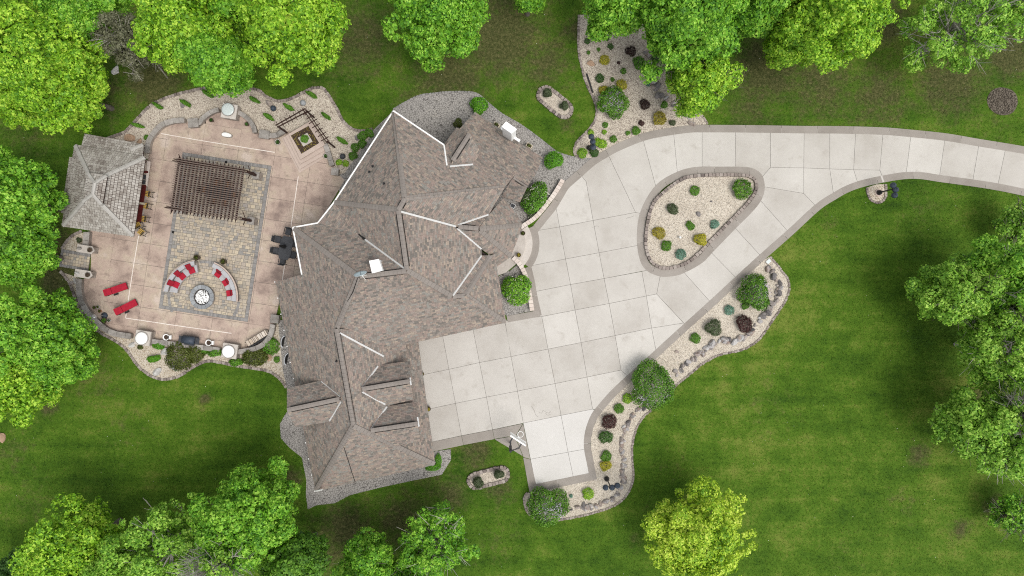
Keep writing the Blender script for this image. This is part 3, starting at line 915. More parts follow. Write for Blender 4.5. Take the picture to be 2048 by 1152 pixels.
# paved court: the 300 largest pavers are pieces, the rest one part
LU, LV = 180.0, 315.6
court = MB().prism(ccw(px([uv(0, 0), uv(LU, 0), uv(LU, LV), uv(0, LV)])), 0.045, 0.066).build('paver_court', 'joint')
tag(court, kind='structure')
pav = []
v = 7.0
while v < LV - 7:
    hh = min(random.choice([5.2, 6.4, 7.6]), LV - 7 - v)
    u = 7.0
    while u < LU - 7.1:
        w = min(random.uniform(4.2, 10.5), LU - 7 - u)
        if w < 1.5:
            u += w
            continue
        if hh > 6 and random.random() < 0.22:
            k = hh * random.uniform(.4, .6)
            pav.append((u, v, w, k))
            pav.append((u, v + k, w, hh - k))
        else:
            pav.append((u, v, w, hh))
        u += w
    v += hh
pav.sort(key=lambda t: -t[2] * t[3])
rest = MB()
for n, (u, v, w, hh) in enumerate(pav):
    g = 0.32
    poly = px([uv(u + g, v + g), uv(u + w - g, v + g), uv(u + w - g, v + hh - g), uv(u + g, v + hh - g)])
    zt = 0.078 + random.uniform(-.003, .003)
    if n < 300:
        MB().prism(poly, 0.066, zt).build('paver', 'paver', court)
    else:
        rest.prism(poly, 0.066, zt)
tag(rest.build('small_pavers', 'paver', court), kind='stuff')
brd = MB()                     # soldier course: bricks two pixels wide, one part


def soldiers(P, w, z1):
    Q, st = resample(P, 0.115)
    N = normals(Q)
    for k in range(len(Q) - 1):
        a, c = Q[k] * 0.96 + Q[k + 1] * 0.04, Q[k] * 0.04 + Q[k + 1] * 0.96
        brd.prism([tuple(a), tuple(c), tuple(c + N[k] * w), tuple(a + N[k] * w)], 0.064, z1 + random.uniform(-.002, .002))


for a, c in ((uv(0.5, 0.5), uv(LU - .5, 0.5)), (uv(LU - .5, 0.5), uv(LU - .5, LV - .5)), (uv(LU - .5, LV - .5), uv(.5, LV - .5)), (uv(.5, LV - .5), uv(.5, .5))):
    soldiers(px([a, c]), -6.2 / S, 0.08)
FP = (409, 594)
for a0, a1 in ((205, 172), (97, 70), (-8, -32)):
    soldiers(px(arc(FP, 73, a0, a1)), -5.5 / S, 0.086)
tag(brd.build('soldier_course', 'paverdark', court), kind='stuff')
for p in ((452.7, 324.6), (347, 464.6)):
    MB().box(*W(*p)[:2], 0.06, 0.2, 0.2, 0.03, -0.15).build('drain_grate', 'dark', court)

# paver path out through the gate
gq = [(123.7, 498), (182, 508), (177, 541), (118, 533)]
gate = tag(MB().prism(ccw(px(gq)), -0.05, 0.05).build('gate_path', 'joint'), kind='structure')
EXCL.append(px(gq))
g0, g1, g3 = (np.array(p, float) for p in (gq[0], gq[1], gq[3]))
for i in range(11):
    for j in range(6):
        f = lambda a, c: tuple(g0 + (g1 - g0) * a + (g3 - g0) * c)
        bd = i == 0 or j in (0, 5)
        MB().prism(px([f((i + .05) / 11, (j + .05) / 6), f((i + .95) / 11, (j + .05) / 6), f((i + .95) / 11, (j + .95) / 6), f((i + .05) / 11, (j + .95) / 6)]), 0.05, 0.064).build('paver', 'paverdark' if bd else 'paver', gate)

# ------------------------------------------------------------------ entry steps
steps = thing('entry_steps', 'curved pale concrete steps fanning out from the front door', 'steps', W(1040, 487))
pie = lambda r, a0, a1: [STEP_C] + arc(STEP_C, r, a0, a1)
MB().prism(px(pie(65, 32, -46)), 0.02, 0.16).build('lower_tread', 'palestone', steps)
MB().prism(px(pie(51, 34, -50)), 0.16, 0.3).build('upper_tread', 'palestone', steps)
MB().prism(px([(985, 530), (1022, 505), (1037, 524), (1012, 545), (997, 551)]), 0.02, 0.29).build('landing', 'palestone', steps)
EXCL.append(px(pie(65, 32, -46)))


# ------------------------------------------------------------------ low walls
def wall(pts, label, w, h, body='rubble', cap='stone', name='seat_wall', caplen=0.75, n=5, over=0.04):
    P = px(sm(pts, n) if n > 1 else pts)
    root = thing(name, label, 'wall', (*P[0], 0))
    b = MB()
    for q in strip_polys(P, -w / 2 + over, w / 2 - over, 1e9, gap=0):
        b.prism(q, 0.0, h - 0.07)
    b.build('wall_body', body, root)
    for q in strip_polys(P, -w / 2, w / 2, caplen, gap=0.025, step=0.15):
        MB().prism(q, h - 0.07, h + random.uniform(-.006, .01)).build('capstone', cap, root)
    return root


wall([(300, 308), (303, 286), (313, 269), (329, 253), (350, 245), (374, 243)], 'curved grey seat wall sweeping from the pavilion towards the white lidded north pier', 0.42, 0.5)
wall([(397, 250), (404, 248), (412, 238), (427, 227), (442, 222)], 'short curved seat wall just left of the white lidded north pier', 0.36, 0.5)
wall([(480, 227), (498, 238), (510, 254), (514, 268)], 'quarter round seat wall just right of the white lidded north pier', 0.36, 0.5)
wall([(540, 273), (556, 273), (573, 263)], 'short grey wall joining the stepped planter on its left', 0.4, 0.5)
wall([(653, 290), (659, 306), (667, 333)], 'short grey wall running down from the stepped planter to the house', 0.4, 0.5)
wall([(181, 465), (179, 492)], 'short straight wall between the pavilion and the upper gate pillar', 0.48, 0.55)
wall([(165, 558), (165, 584), (170, 603), (179, 620), (190, 634), (205, 648), (219, 659), (238, 667), (268, 672)], 'long curved seat wall round the south west corner of the patio beyond the red loungers', 0.46, 0.5)
wall([(306, 681), (350, 687), (400, 693), (444, 699)], 'straight seat wall along the bottom of the patio behind the grill', 0.4, 0.5)
wall([(481, 703), (512, 697), (533, 686), (546, 667), (550, 648)], 'dark curved wall wrapped behind the firewood rack', 0.4, 0.55)
wall([(1125, 361), (1111, 385), (1096, 406), (1082, 424), (1068, 438), (1055, 447), (1041, 456)], 'pale curved stone wall behind the larger white flowering bush', 0.36, 0.5, 'palestone', 'pinkstone', 'garden_wall', 0.32)
wall([(1026, 515), (1037, 526), (1046, 540), (1052, 555), (1056, 572), (1060, 595), (1064, 621)], 'pale curved stone wall beside the rounder white flowering bush', 0.36, 0.5, 'palestone', 'pinkstone', 'garden_wall', 0.32)


def pier(p, w, d, h, rot, label, name='stone_pier', cap='stone', group=None):
    """p: photo position of the top's centre"""
    x, y, _ = W(*p, h)
    o = thing(name, label, 'pier', (x, y, 0), group)
    for k in range(4):
        MB().box(x, y, h / 4 * k * 0.9, w - .08 - random.uniform(0, .05), d - .08 - random.uniform(0, .05), h / 4 * .9 - 0.012, rot).build('stone_course', 'rubble', o)
    MB().box(x, y, h * .9, w, d, h * .1, rot, 0.97).build('cap', cap, o)
    return o


PR = -0.153
for p, disc, gl, lab, dl in (((458, 222), (456, 219), 'glass', 'square stone pier at the top of the patio under a glassy disc', 'pale glassy round lid on the north pier'),
                             ((285, 676), (283.4, 676.5), 'white', 'square stone pier left of the grill under a white disc', 'bluish white round lid on the pier left of the grill'),
                             ((459, 702), (457, 703), 'white', 'square stone pier beside the firewood rack under a white disc', 'bright white round lid on the pier by the firewood')):
    pier(p, 1.25, 1.22, 0.95, PR, lab, cap='palestone')
    x, y, z = W(*disc, 0.98)
    o = thing('fire_bowl', dl, 'lid', (x, y, 0.95))
    MB().lathe((x, y, 0.951), [(0.54, 0), (0.56, 0.05), (0.54, 0.07)], 28).build('rim', 'stone', o)
    MB().lathe((x, y, 1.021), [(0.5, 0), (0.5, 0.03), (0.46, 0.05), (0.3, 0.075), (0.1, 0.085)], 32).build('round_lid', gl, o, True)
for p, w, d2, h, rot, lab in (((385.5, 245.5), .85, .75, .62, .1, 'low grey block pier between the two curved seat walls'), ((528, 268.5), .85, .7, .6, -.15, 'low grey block pier left of the stepped planter'),
                              ((669.5, 343), .62, .62, .6, -.1, 'small square block pier near the house wall right of the planter'), ((549, 638), .7, .7, .6, -.15, 'weathered square pier against the house eave above the firewood')):
    pier(p, w, d2, h, rot, lab, cap='stone')
for k, (p, lab) in enumerate((((171.5, 498.5), 'upper gate pillar with pointed pale cap beside the paver path'), ((167, 548), 'lower gate pillar with pointed pale cap beside the paver path'))):
    x, y, _ = W(*p, 0.9)
    o = thing('gate_pillar', lab, 'pillar', (x, y, 0))
    M = Matrix.Translation((x, y, 0)) @ Matrix.Rotation(PR, 4, 'Z')
    MB(M).box(-.05, 0, 0, 1.2, .5, .82).build('stone_shaft', 'rubble', o)
    MB(M).prism([(-.72, -.32), (.5, -.32), (.74, 0), (.5, .32), (-.72, .32)], .82, .92).build('cap', 'palestone', o)
    for dx, nm, lb, mt in ((.48, 'pot', ('dark round pot on the tip of the upper gate pillar', 'dark round pot on the tip of the lower gate pillar')[k], 'urn'), (-.45, 'garden_statue', ('small grey bird shaped ornament on the upper gate pillar', 'small pale bird shaped ornament on the lower gate pillar')[k], 'rockpale' if k else 'stone')):
        c = M @ Vector((dx, 0, .921))
        t = thing(nm, lb, 'pot' if nm == 'pot' else 'ornament', c)
        if nm == 'pot':
            MB().lathe(c, [(.1, 0), (.16, .12), (.19, .24), (.2, .26), (.16, .26), (.15, .2)], 16).build('bowl', mt, t, True)
            MB().lathe(c + Vector((0, 0, .2)), [(.14, 0), (.13, .02), (.03, .05)], 12).build('soil', 'soil', t)
        else:
            MB().lathe(c, [(.12, 0), (.11, .05), (.05, .08)], 12).build('base', mt, t)
            B = MB(Matrix.Translation(c + Vector((0, 0, .17))) @ Matrix.Rotation(random.uniform(-.4, .4), 4, 'Z') @ Matrix.Diagonal((1.6, .75, .8, 1)))
            B.lathe((0, 0, -.12), [(.02, 0), (.1, .05), (.13, .12), (.1, .19), (.02, .24)], 12)
            B.build('body', mt, t, True)
            h2 = c + Vector((.16, 0, .27))
            MB().lathe(h2, [(.02, -.06), (.06, -.02), (.06, .03), (.02, .07)], 10).build('head', mt, t, True)


# ------------------------------------------------------------------ rocks
def rock_mesh(seed):
    r2 = np.random.default_rng(seed)
    n, m = 8, 6
    V = [(0, 0, 1.0)]
    for a in range(1, m):
        for k in range(n):
            t, f = PI * a / m, 2 * PI * (k + 0.5 * (a % 2)) / n
            V.append((math.sin(t) * math.cos(f), math.sin(t) * math.sin(f), math.cos(t)))
    V.append((0, 0, -1.0))
    V = np.array(V)
    for _ in range(7):
        dd = r2.normal(0, 1, 3)
        dd /= np.linalg.norm(dd)
        c = r2.uniform(0.55, 0.85)
        s = V @ dd
        V = V - np.outer(np.maximum(s - c, 0), dd)
    V *= 1 + r2.normal(0, 0.035, (len(V), 1))
    F = [(0, 1 + k, 1 + (k + 1) % n) for k in range(n)]
    for a in range(m - 2):
        for k in range(n):
            p, q = 1 + a * n, 1 + (a + 1) * n
            F.append((p + k, q + k, q + (k + 1) % n, p + (k + 1) % n))
    l = 1 + (m - 2) * n
    F += [(l + k, len(V) - 1, l + (k + 1) % n) for k in range(n)]
    me = bpy.data.meshes.new('rock')
    me.from_pydata([tuple(p) for p in V], [], F)
    return me


ROCKS = {}


def rock(name, p, r, mat, parent=None, label=None, group=None, flat=0.6, stretch=1.25, rz=None, z0=0.0):
    k = (random.randrange(6), mat)
    if k not in ROCKS:
        ROCKS[k] = rock_mesh(k[0] + 11)
        ROCKS[k].materials.append(MT[mat])
    o = bpy.data.objects.new(name, ROCKS[k])
    x, y = W(*p)[:2]
    _place(o, (x, y, z0 + r * flat * 0.55), parent)
    o.scale = (r * stretch, r / stretch * 1.1, r * flat)
    o.rotation_euler = (random.uniform(-.2, .2), random.uniform(-.2, .2), random.uniform(0, PI) if rz is None else rz)
    if label:
        tag(o, label, 'boulder', group)
    return o


def rock_row(pts, label, step, r0, r1):
    P, _ = resample(sm(pts, 4), step)
    root = thing('rock_wall', label, 'rock wall', W(*pts[0]))
    for a in P:
        for _ in range(random.choice([1, 2, 2, 3])):
            rock('stone', (a[0] + random.uniform(-4, 4), a[1] + random.uniform(-4, 4)), random.uniform(r0, r1), 'rock', root, flat=random.uniform(.6, 1.0))


rock_row([(1537, 538), (1552, 556), (1558, 574), (1552, 590), (1548, 602), (1537, 620), (1524, 635), (1510, 656), (1497, 667), (1481, 678), (1465, 683), (1443, 681), (1429, 687), (1413, 696), (1395, 710), (1380, 719), (1368, 730), (1354, 746)], 'row of piled grey and tan boulders along the upper half of the driveway bed', 9, .15, .31)
rock_row([(1285, 813), (1270, 825), (1257, 841), (1250, 859), (1245, 878), (1242, 900), (1245, 919), (1246.6, 937), (1246.6, 956), (1242, 972), (1235, 987), (1223, 999), (1198, 1008), (1176, 1012), (1151, 1015), (1137, 1018)], 'row of smaller grey boulders along the lower half of the driveway bed', 8, .12, .25)
rock_row([(1294, 104), (1301, 118), (1302, 132), (1302, 147), (1306, 160), (1310, 174), (1318, 190)], 'short row of dark boulders under the overhanging maple in the north bed', 10, .22, .34)
rock_row([(1336, 200), (1344, 208), (1354, 215), (1366, 224), (1376, 234), (1384, 246)], 'short row of dark boulders near the drive in the north bed', 9, .16, .26)
for p, r, m, lab in (((1182, 127), .3, 'rocktan', 'single angular tan boulder at the left rim of the north bed'), ((260, 277), .42, 'rocktan', 'large tan boulder tucked beside the pavilion roof'), ((280, 283), .26, 'rocktan', 'smaller tan rock between the pavilion and the seat wall'),
                     ((331, 704), .36, 'rockpale', 'white boulder beside the olive juniper below the grill'), ((316, 743), .36, 'rockpale', 'smooth pale boulder at the lowest tip of the golden gravel bed'), ((349, 733), .33, 'rockpale', 'mottled white boulder below the olive juniper'),
                     ((265, 690), .28, 'rockpale', 'grey boulder at the lower left corner of the lidded pier'), ((538, 713), .32, 'rocktan', 'pink angular boulder between the house and the dark juniper'), ((539, 208), .34, 'rock', 'brown boulder beside the blue gazing ball in the patio north bed'),
                     ((366, 210), .24, 'rock', 'flat brown rock beside a small creeping evergreen in the patio north bed'), ((1396, 429), .24, 'rock', 'brown rock in the middle of the driveway island'), ((1422, 403), .13, 'rock', 'tiny grey stone on the driveway island'),
                     ((1353, 703), .18, 'rock', 'lone dark stone between the big lilac and the small green shrub'), ((5, 874), .42, 'rocktan', 'tan boulder cut off by the left picture edge'), ((152, 562), .26, 'rockpale', 'pale rock at the foot of the lower gate pillar'), ((145, 566), .2, 'rock', 'dark rock beside the edging below the gate'),
                     ((1937, 786), .28, 'rock', 'half hidden rock under the right hand trees'), ((714, 276), .22, 'rock', 'grey rock beside the shrub cluster next to the house'), ((1063, 994), .2, 'rock', 'flat grey stone at the tail of the driveway bed'), ((233, 141), .4, 'rockpale', 'pale stone slab under the olive tree at the top left')):
    rock('boulder', p, r, m, label=lab)
ob = thing('oblong_stone', 'white oblong polished stone lying on the upper patio', 'stone', W(455.6, 271))
MB().prism(ccw(px(sm([(446, 270), (449, 266.5), (456, 266.5), (463, 269), (466.5, 272), (464, 276), (456, 276), (448, 274)], 3, True))), .06, .3).build('side', 'stone', ob)
MB().prism(ccw(px(sm([(446.8, 270), (449.5, 267.2), (456, 267.2), (463, 269.6), (465.6, 272), (463.5, 275.3), (456, 275.3), (448.5, 273.5)], 3, True))), .3, .33).build('top', 'white', ob)
# ================================================================== ROOFS
EYE = np.array([0, 0, H])


class Slope:
    """roof plane fitted through surveyed points (photo x, photo y, height)"""

    def __init__(self, pts):
        A = np.array([W(*p) for p in pts])
        self.c = A.mean(0)
        G = np.c_[A[:, :2] - self.c[:2], np.ones(len(A))]
        a, b, c0 = np.linalg.lstsq(G, A[:, 2] - self.c[2], rcond=None)[0]
        n = np.array([-a, -b, 1.0])
        self.n = n / np.linalg.norm(n)
        self.c[2] += c0
        self.poly = [self.at(p[0], p[1]) for p in pts]
        h = np.array([self.n[0], self.n[1], 0])
        h /= np.linalg.norm(h) + 1e-9
        self.e = np.array([-h[1], h[0], 0])            # along the eave
        self.s = np.cross(self.n, self.e)              # up or down the slope
        if self.s[2] < 0:
            self.s, self.e = -self.s, -self.e

    def at(self, x, y, lift=0.0):
        v = np.array(W(x, y, 0)) - EYE
        t = (self.n @ (self.c - EYE)) / (self.n @ v)
        return EYE + v * t + self.n * lift


def shingled(sl, parent, mat, exposure, w0, w1, lift=0.028, gap=.005, parts=None, name='shingles'):
    """courses of separate tabs, clipped to the slope; tabs in parts[] become pieces"""
    o = sl.poly[0]
    P2d = ccw([(float((p - o) @ sl.e), float((p - o) @ sl.s)) for p in sl.poly])
    a0, a1 = min(p[0] for p in P2d), max(p[0] for p in P2d)
    b0, b1 = min(p[1] for p in P2d), max(p[1] for p in P2d)
    tabs = []
    b = b0
    while b < b1:
        a = a0 - random.uniform(0, w1)
        while a < a1:
            w = random.uniform(w0, w1)
            c = clip_poly(P2d, [(a + gap, b), (a + w - gap, b), (a + w - gap, b + exposure - gap * 3), (a + gap, b + exposure - gap * 3)])
            if len(c) > 2 and abs(area(c)) > 0.002:
                tabs.append((b, c))
            a += w
        b += exposure
    m = MB()
    for k, (b, c) in enumerate(tabs):
        r = random.uniform(0, .007)
        top = [o + sl.e * p[0] + sl.s * p[1] + sl.n * (.006 + r + lift * (1 - (p[1] - b) / exposure)) for p in c]
        bot = [o + sl.e * p[0] + sl.s * p[1] - sl.n * .004 for p in c]
        one = MB() if (parts is not None and len(parts) < 300 and abs(area(c)) > .8 * exposure * w0) else m
        i = one.pts(top + bot)
        n = len(c)
        one.f.append(tuple(range(i, i + n)))
        for q in range(n):
            j = (q + 1) % n
            one.f.append((i + n + q, i + n + j, i + j, i + q))
        if one is not m:
            parts.append(one.build('shake', mat, parent))
    if m.f:
        tag(m.build(name, mat, parent), kind='stuff')


def deck(sl, parent, mat='shingle', t=0.22, name='roof_slope', drop=0.005):
    m = MB()
    n = len(sl.poly)
    top = [p - sl.n * drop for p in sl.poly]
    i = m.pts(top + [p - np.array([0, 0, t]) for p in top])
    m.f.append(tuple(range(i, i + n)))
    m.f.append(tuple(range(i + 2 * n - 1, i + n - 1, -1)))
    for k in range(n):
        j = (k + 1) % n
        m.f.append((i + k, i + n + k, i + n + j, i + j))
    return m.build(name, mat, parent)


house = thing('house', 'large house with steep brown shingled roofs of many gables and hips', 'house', W(800, 560))
FACES = dict(
    west=[(551, 564, 3), (604, 549, 5), (586, 455, 5), (717, 553, 8.5), (673, 657, 6.6), (707, 851, 6.55), (631, 982, 3)],
    mid_north=[(586, 455, 5), (636, 446, 5), (722, 470, 6.2), (814, 541, 8.6), (717, 553, 8.5)],
    mid_west=[(797, 420, 8.8), (814, 541, 8.6), (722, 470, 6.2), (668, 405, 5)],
    nook=[(668, 405, 5.05), (722, 470, 6.2), (636, 446, 5)],
    north_west=[(668, 405, 5.1), (787, 222, 5.1), (810, 396, 8.7), (797, 420, 8.8)],
    north_east=[(787, 222, 5.35), (888, 290, 5.35), (890, 291, 5.35), (919, 258, 4.0), (950, 224, 2.8), (1085, 316, 2.8), (1073, 345, 3.5), (1056, 371, 4.1), (1027, 353, 4.6), (1009, 375, 5.4), (810, 396, 8.7)],
    south_east=[(810, 396, 8.75), (1009, 375, 5.4), (978, 428, 5.25), (914, 454, 6.1), (797, 421, 8.7)],
    east=[(797, 421, 8.8), (914, 456, 6.14), (963, 500, 5), (963, 511, 5), (905, 593, 6.58), (814, 541, 8.6)],
    south=[(717, 553, 8.5), (814, 541, 8.3), (905, 593, 6.5), (931, 591, 6.2), (1012, 645, 4.5), (811, 689, 4.5), (814, 701, 4.3), (769, 714, 4.2), (673, 657, 6.2)],
    garage_east=[(673, 657, 6.6), (835, 676, 2.9), (870, 929, 2.95), (707, 851, 6.58)],
    garage_south=[(707, 851, 6.55), (870, 929, 3), (631, 982, 3)],
    porch_east=[(931, 590, 6.2), (981, 511, 4.75), (989, 508, 4.5), (1012, 645, 4.5)],
    porch_strip=[(963, 511, 5.0), (981, 511, 4.8), (931, 590, 6.2), (905, 593, 6.5)],
    low_north=[(1027, 353, 4.4), (1056, 371, 4.1), (1040, 404, 2.9), (1003, 393, 3.1)],
    turret_north=[(957, 457, 6.1), (978, 429, 5.2), (1008, 395, 3.6), (1021, 414, 3.55), (1035, 431, 3.5), (1044, 449, 3.5)],
    turret_east=[(957, 458, 6.1), (1044, 449, 3.5), (1040, 463, 3.5), (1034, 481, 3.5), (1028, 496, 3.5), (1022, 513, 3.5)],
    turret_south=[(957, 459, 6.1), (1022, 513, 3.5), (994, 533, 3.5), (989, 508, 4.0), (980, 510, 4.3), (964, 499, 5.0)],
    link_north=[(915, 453, 6.15), (978, 428.5, 5.15), (957, 456, 6.1)],
    link_south=[(914, 456, 6.15), (957, 460, 6.1), (964, 499, 4.95)],
    dormer_a_north=[(723, 777, 6.15), (757, 731, 4.85), (820, 722, 4.85), (821, 762, 6.15)],
    dormer_a_south=[(724, 781, 6.15), (821, 763, 6.15), (827, 799, 4.85), (772, 811, 4.85)],
    dormer_b_north=[(741, 860, 6.1), (774, 813, 4.8), (833, 804, 4.8), (836, 847, 6.1)],
    dormer_b_south=[(741, 862, 6.1), (836, 848, 6.1), (841, 882, 5.0), (793, 892, 4.9)],
    west_gable_north=[(574, 777, 4.9), (640, 762, 4.9), (682, 797, 6.2), (574, 820, 6.2)],
    west_gable_south=[(574, 821, 6.2), (682, 799, 6.2), (658, 843, 4.95), (591, 854, 4.95)],
    north_gable_left=[(904, 322, 6.0), (889, 289, 4.9), (913, 255, 4.9), (938, 267, 6.0)],
    north_gable_right=[(904, 323, 6.0), (940, 268, 6.0), (961, 304, 5.0), (946, 330, 5.0), (901, 333, 5.9)],
)
SL = {k: Slope(v) for k, v in FACES.items()}
for k, s in SL.items():
    o = deck(s, house)
    shingled(s, o, 'shingle', 0.14, 0.13, 0.33, 0.02)


def strip3(a, b, width, th, mat, name, parent, lift=0.03, seg=None):
    """flat bar on a roof from a to b (3-D points)"""
    a, b = np.array(a), np.array(b)
    d = b - a
    L = np.linalg.norm(d)
    s = np.cross(d / L, [0, 0, 1.0])
    s = s / np.linalg.norm(s) * width / 2
    m = MB()
    n = max(1, int(L / seg)) if seg else 1
    z = np.array([0, 0, 1.0])
    for k in range(n):
        p, q = a + d * k / n, a + d * (k + 1) / n
        l0, l1 = lift + (0.025 if seg else 0), lift
        ps = [p - s - z * .05, p + s - z * .05, q + s - z * .05, q - s - z * .05, p - s * .98 + z * (l0 + th * .3), p + s * .98 + z * (l0 + th * .3), q + s * .98 + z * (l1 + th * .3), q - s * .98 + z * (l1 + th * .3), p + z * (l0 + th), q + z * (l1 + th)]
        i = m.pts(ps)
        for f in ((0, 1, 5, 8, 4), (3, 7, 9, 6, 2), (0, 4, 7, 3), (1, 2, 6, 5), (4, 8, 9, 7), (8, 5, 6, 9), (0, 3, 2, 1)):
            m.f.append(tuple(i + t for t in f))
    return m.build(name, mat, parent)


def on(face, p, lift=0.0):
    return SL[face].at(p[0], p[1], lift)


for f, a, b in (('garage_east', (680, 666), (768, 713)), ('garage_east', (756, 732), (724, 776)), ('garage_east', (725, 784), (771, 809)), ('garage_east', (774, 813), (742, 858)), ('west', (642, 763), (680, 794)), ('west', (682, 803), (659, 842)),
                ('east', (801, 423), (912, 453)), ('south_east', (916, 450), (977, 429)), ('east', (915, 457), (963, 498)), ('east', (963, 511), (906, 591)), ('mid_north', (730, 479), (813, 540)), ('north_east', (900, 333), (946, 329))):
    strip3(on(f, a), on(f, b), 0.14, 0.02, 'flash', 'valley_flashing', house, 0.045)
for f, a, b in (('mid_north', (586, 455), (636, 446)), ('north_west', (636, 446), (668, 405)), ('north_west', (668, 405), (787, 222)), ('west', (586, 455), (604, 549)), ('north_east', (787, 222), (888, 290)), ('north_east', (888, 290), (894, 331))):
    strip3(on(f, a), on(f, b), 0.11, 0.03, 'white', 'gutter', house, 0.06)
for f, a, b in (('dormer_a_north', (820, 755), (822, 770)), ('dormer_b_north', (835, 834), (838, 853)), ('west', (631, 982), (645, 979))):
    strip3(on(f, a), on(f, b), 0.1, 0.03, 'white', 'gable_trim', house, 0.05)
CAPS = [('west', (673, 658), (707, 851), 1), ('east', (797, 421), (814, 540), 1), ('mid_north', (720, 553), (812, 542), 1), ('dormer_a_north', (725, 778), (821, 762), 1), ('dormer_b_north', (742, 861), (836, 847), 1), ('west_gable_north', (575, 820), (679, 798), 1),
        ('north_gable_left', (905, 321), (939, 268), 1), ('link_north', (917, 453.5), (957, 457), 1), ('porch_strip', (906, 593), (931, 591), 1), ('low_north', (1028, 354), (1055, 371), 1), ('north_west', (797, 420), (810, 397), 1),
        ('mid_north', (588, 457), (716, 552), 0), ('west', (716, 555), (674, 656), 0), ('north_west', (669, 405), (796, 419), 0), ('north_west', (788, 224), (809, 395), 0), ('north_east', (811, 397), (1007, 375), 0), ('west', (706, 852), (632, 980), 0), ('garage_south', (708, 852), (869, 928), 0),
        ('east', (815, 541), (904, 592), 0), ('porch_east', (932, 591), (1011, 644), 0), ('turret_east', (960, 458), (1043, 450), 0), ('turret_east', (960, 461), (1022, 512), 0), ('porch_strip', (981, 511), (932, 589), 0)]
for f, a, b, vent in CAPS:
    A, B = on(f, a), on(f, b)
    strip3(A, B, 0.32 if vent else 0.37, 0.055, 'ridge', 'ridge_cap', house, 0.03, 0.3)
    if vent:
        d = (B - A) / np.linalg.norm(B - A)
        s = np.cross(d, [0, 0, 1.0])
        s /= np.linalg.norm(s)
        for sg in (-1, 1):
            off = s * sg * 0.21 - np.array([0, 0, 0.09])
            strip3(A + d * .25 + off, B - d * .25 + off, 0.035, 0.012, 'dark', 'ridge_vent', house, 0.05)
for f, p in (('north_west', (746, 333)), ('north_west', (739, 344)), ('north_west', (768.6, 367.5)), ('west', (674, 722))):
    c = on(f, p)
    MB().lathe(c - np.array([0, 0, .05]), [(.1, 0), (.1, .12), (.055, .14), (.055, .4), (.045, .4)], 10).build('vent_pipe', 'black', house)
c = on('mid_north', (722, 471), .02)
strip3(on('mid_north', (718, 467)), on('mid_north', (729, 479)), 0.5, 0.03, 'dark', 'valley_guard', house, 0.04)
strip3(on('garage_south', (688, 894)), on('garage_south', (710, 963)), 0.05, 0.012, 'dark', 'roof_cable', house, 0.04)
cable = [(716, 556), (706, 585), (690, 612), (676, 640), (672, 662)]
for a, b in zip(cable, cable[1:]):
    strip3(on('west', a), on('west', b), 0.045, 0.012, 'dark', 'roof_cable', house, 0.1)
for k in range(14):           # clip lights along the west eave
    t = k / 13
    if .5 < t < .72:
        continue
    c = on('west', (551 + 80 * t, 564 + 418 * t))
    MB().box(c[0] - .05, c[1], c[2] - .06, .07, .07, .1).build('eave_light', 'white', house)
# walls below the roofs
for nm, pts, h in (('wall', [(612, 860), (640, 965), (850, 916), (818, 700), (600, 660), (572, 580)], 2.9), ('wall', [(612, 560), (600, 470), (640, 458), (790, 240), (880, 298), (900, 330), (985, 372), (960, 440), (960, 500), (985, 515), (996, 632), (830, 676), (690, 660), (640, 640)], 4.0),
                   ('wall', [(905, 300), (950, 236), (1066, 316), (1030, 350), (990, 380)], 2.55), ('gable_wall', [(582, 784), (660, 766), (668, 838), (590, 848)], 4.8), ('wall', [(975, 440), (1003, 412), (1022, 440), (1022, 462), (1008, 500), (978, 500)], 3.2)):
    MB().prism(px(pts, h), 0.0, h - .12).build(nm, 'brickw', house)
for pts, z0, z1 in (([(812, 728), (815, 762), (819, 792), (790, 797), (770, 770), (790, 733)], 3.0, 4.75), ([(824, 810), (829, 847), (834, 876), (800, 882), (780, 850), (800, 816)], 3.0, 4.75)):
    MB().prism(px(pts, z1), z0, z1).build('dormer_wall', 'brickw', house)
# window wells on the west side
for k, p in enumerate(((569, 683), (575.5, 718))):
    x, y = W(*p)[:2]
    o = thing('window_well', ('upper', 'lower')[k] + ' grey half round window well against the west wall', 'window well', (x, y, 0))
    M = Matrix.Translation((x, y, 0)) @ Matrix.Rotation(-PI / 2 - .19, 4, 'Z')
    ring = [(.52 * math.cos(PI * t / 10), -.24 * math.sin(PI * t / 10)) for t in range(11)]
    b = MB(M)
    for (x0, y0), (x1, y1) in zip(ring, ring[1:]):
        b.prism([(x0, y0), (x1, y1), (x1 * .84, y1 * .78), (x0 * .84, y0 * .78)], .03, .2)
    b.build('rim', 'silver', o)
    MB(M).prism([(a * .84, c2 * .78) for a, c2 in ring], .036, .05).build('pit_cover', 'dark', o)

# white chimney on the north side
ch = thing('chimney', 'white boxed chimney standing on the north roof edge', 'chimney', W(1016, 272, 2.9))
T0 = np.array([W(1012.8, 244, 5.8)[:2], W(1032.5, 258, 5.8)[:2], W(1023, 266.5, 5.8)[:2], W(1004.5, 253.6, 5.8)[:2]])
MB().prism([tuple(p) for p in T0], 2.6, 5.7).build('shaft', 'white', ch)
cc = T0.mean(0)
MB().prism([tuple(cc + (p - cc) * 1.1) for p in T0], 5.7, 5.82).build('crown', 'white', ch)
MB().prism([tuple(p) for p in (W(1029, 272, 3.4)[:2], W(1041, 280, 3.4)[:2], W(1038, 284, 3.4)[:2], W(1026, 276, 3.4)[:2])], 3.1, 3.4).build('ledge', 'white', ch)
MB().prism([tuple(p) for p in (W(1001, 254, 5)[:2], W(1006, 251, 5)[:2], W(1008, 257, 5)[:2], W(1003, 259, 5)[:2])], 4.7, 5).build('bracket', 'white', ch)
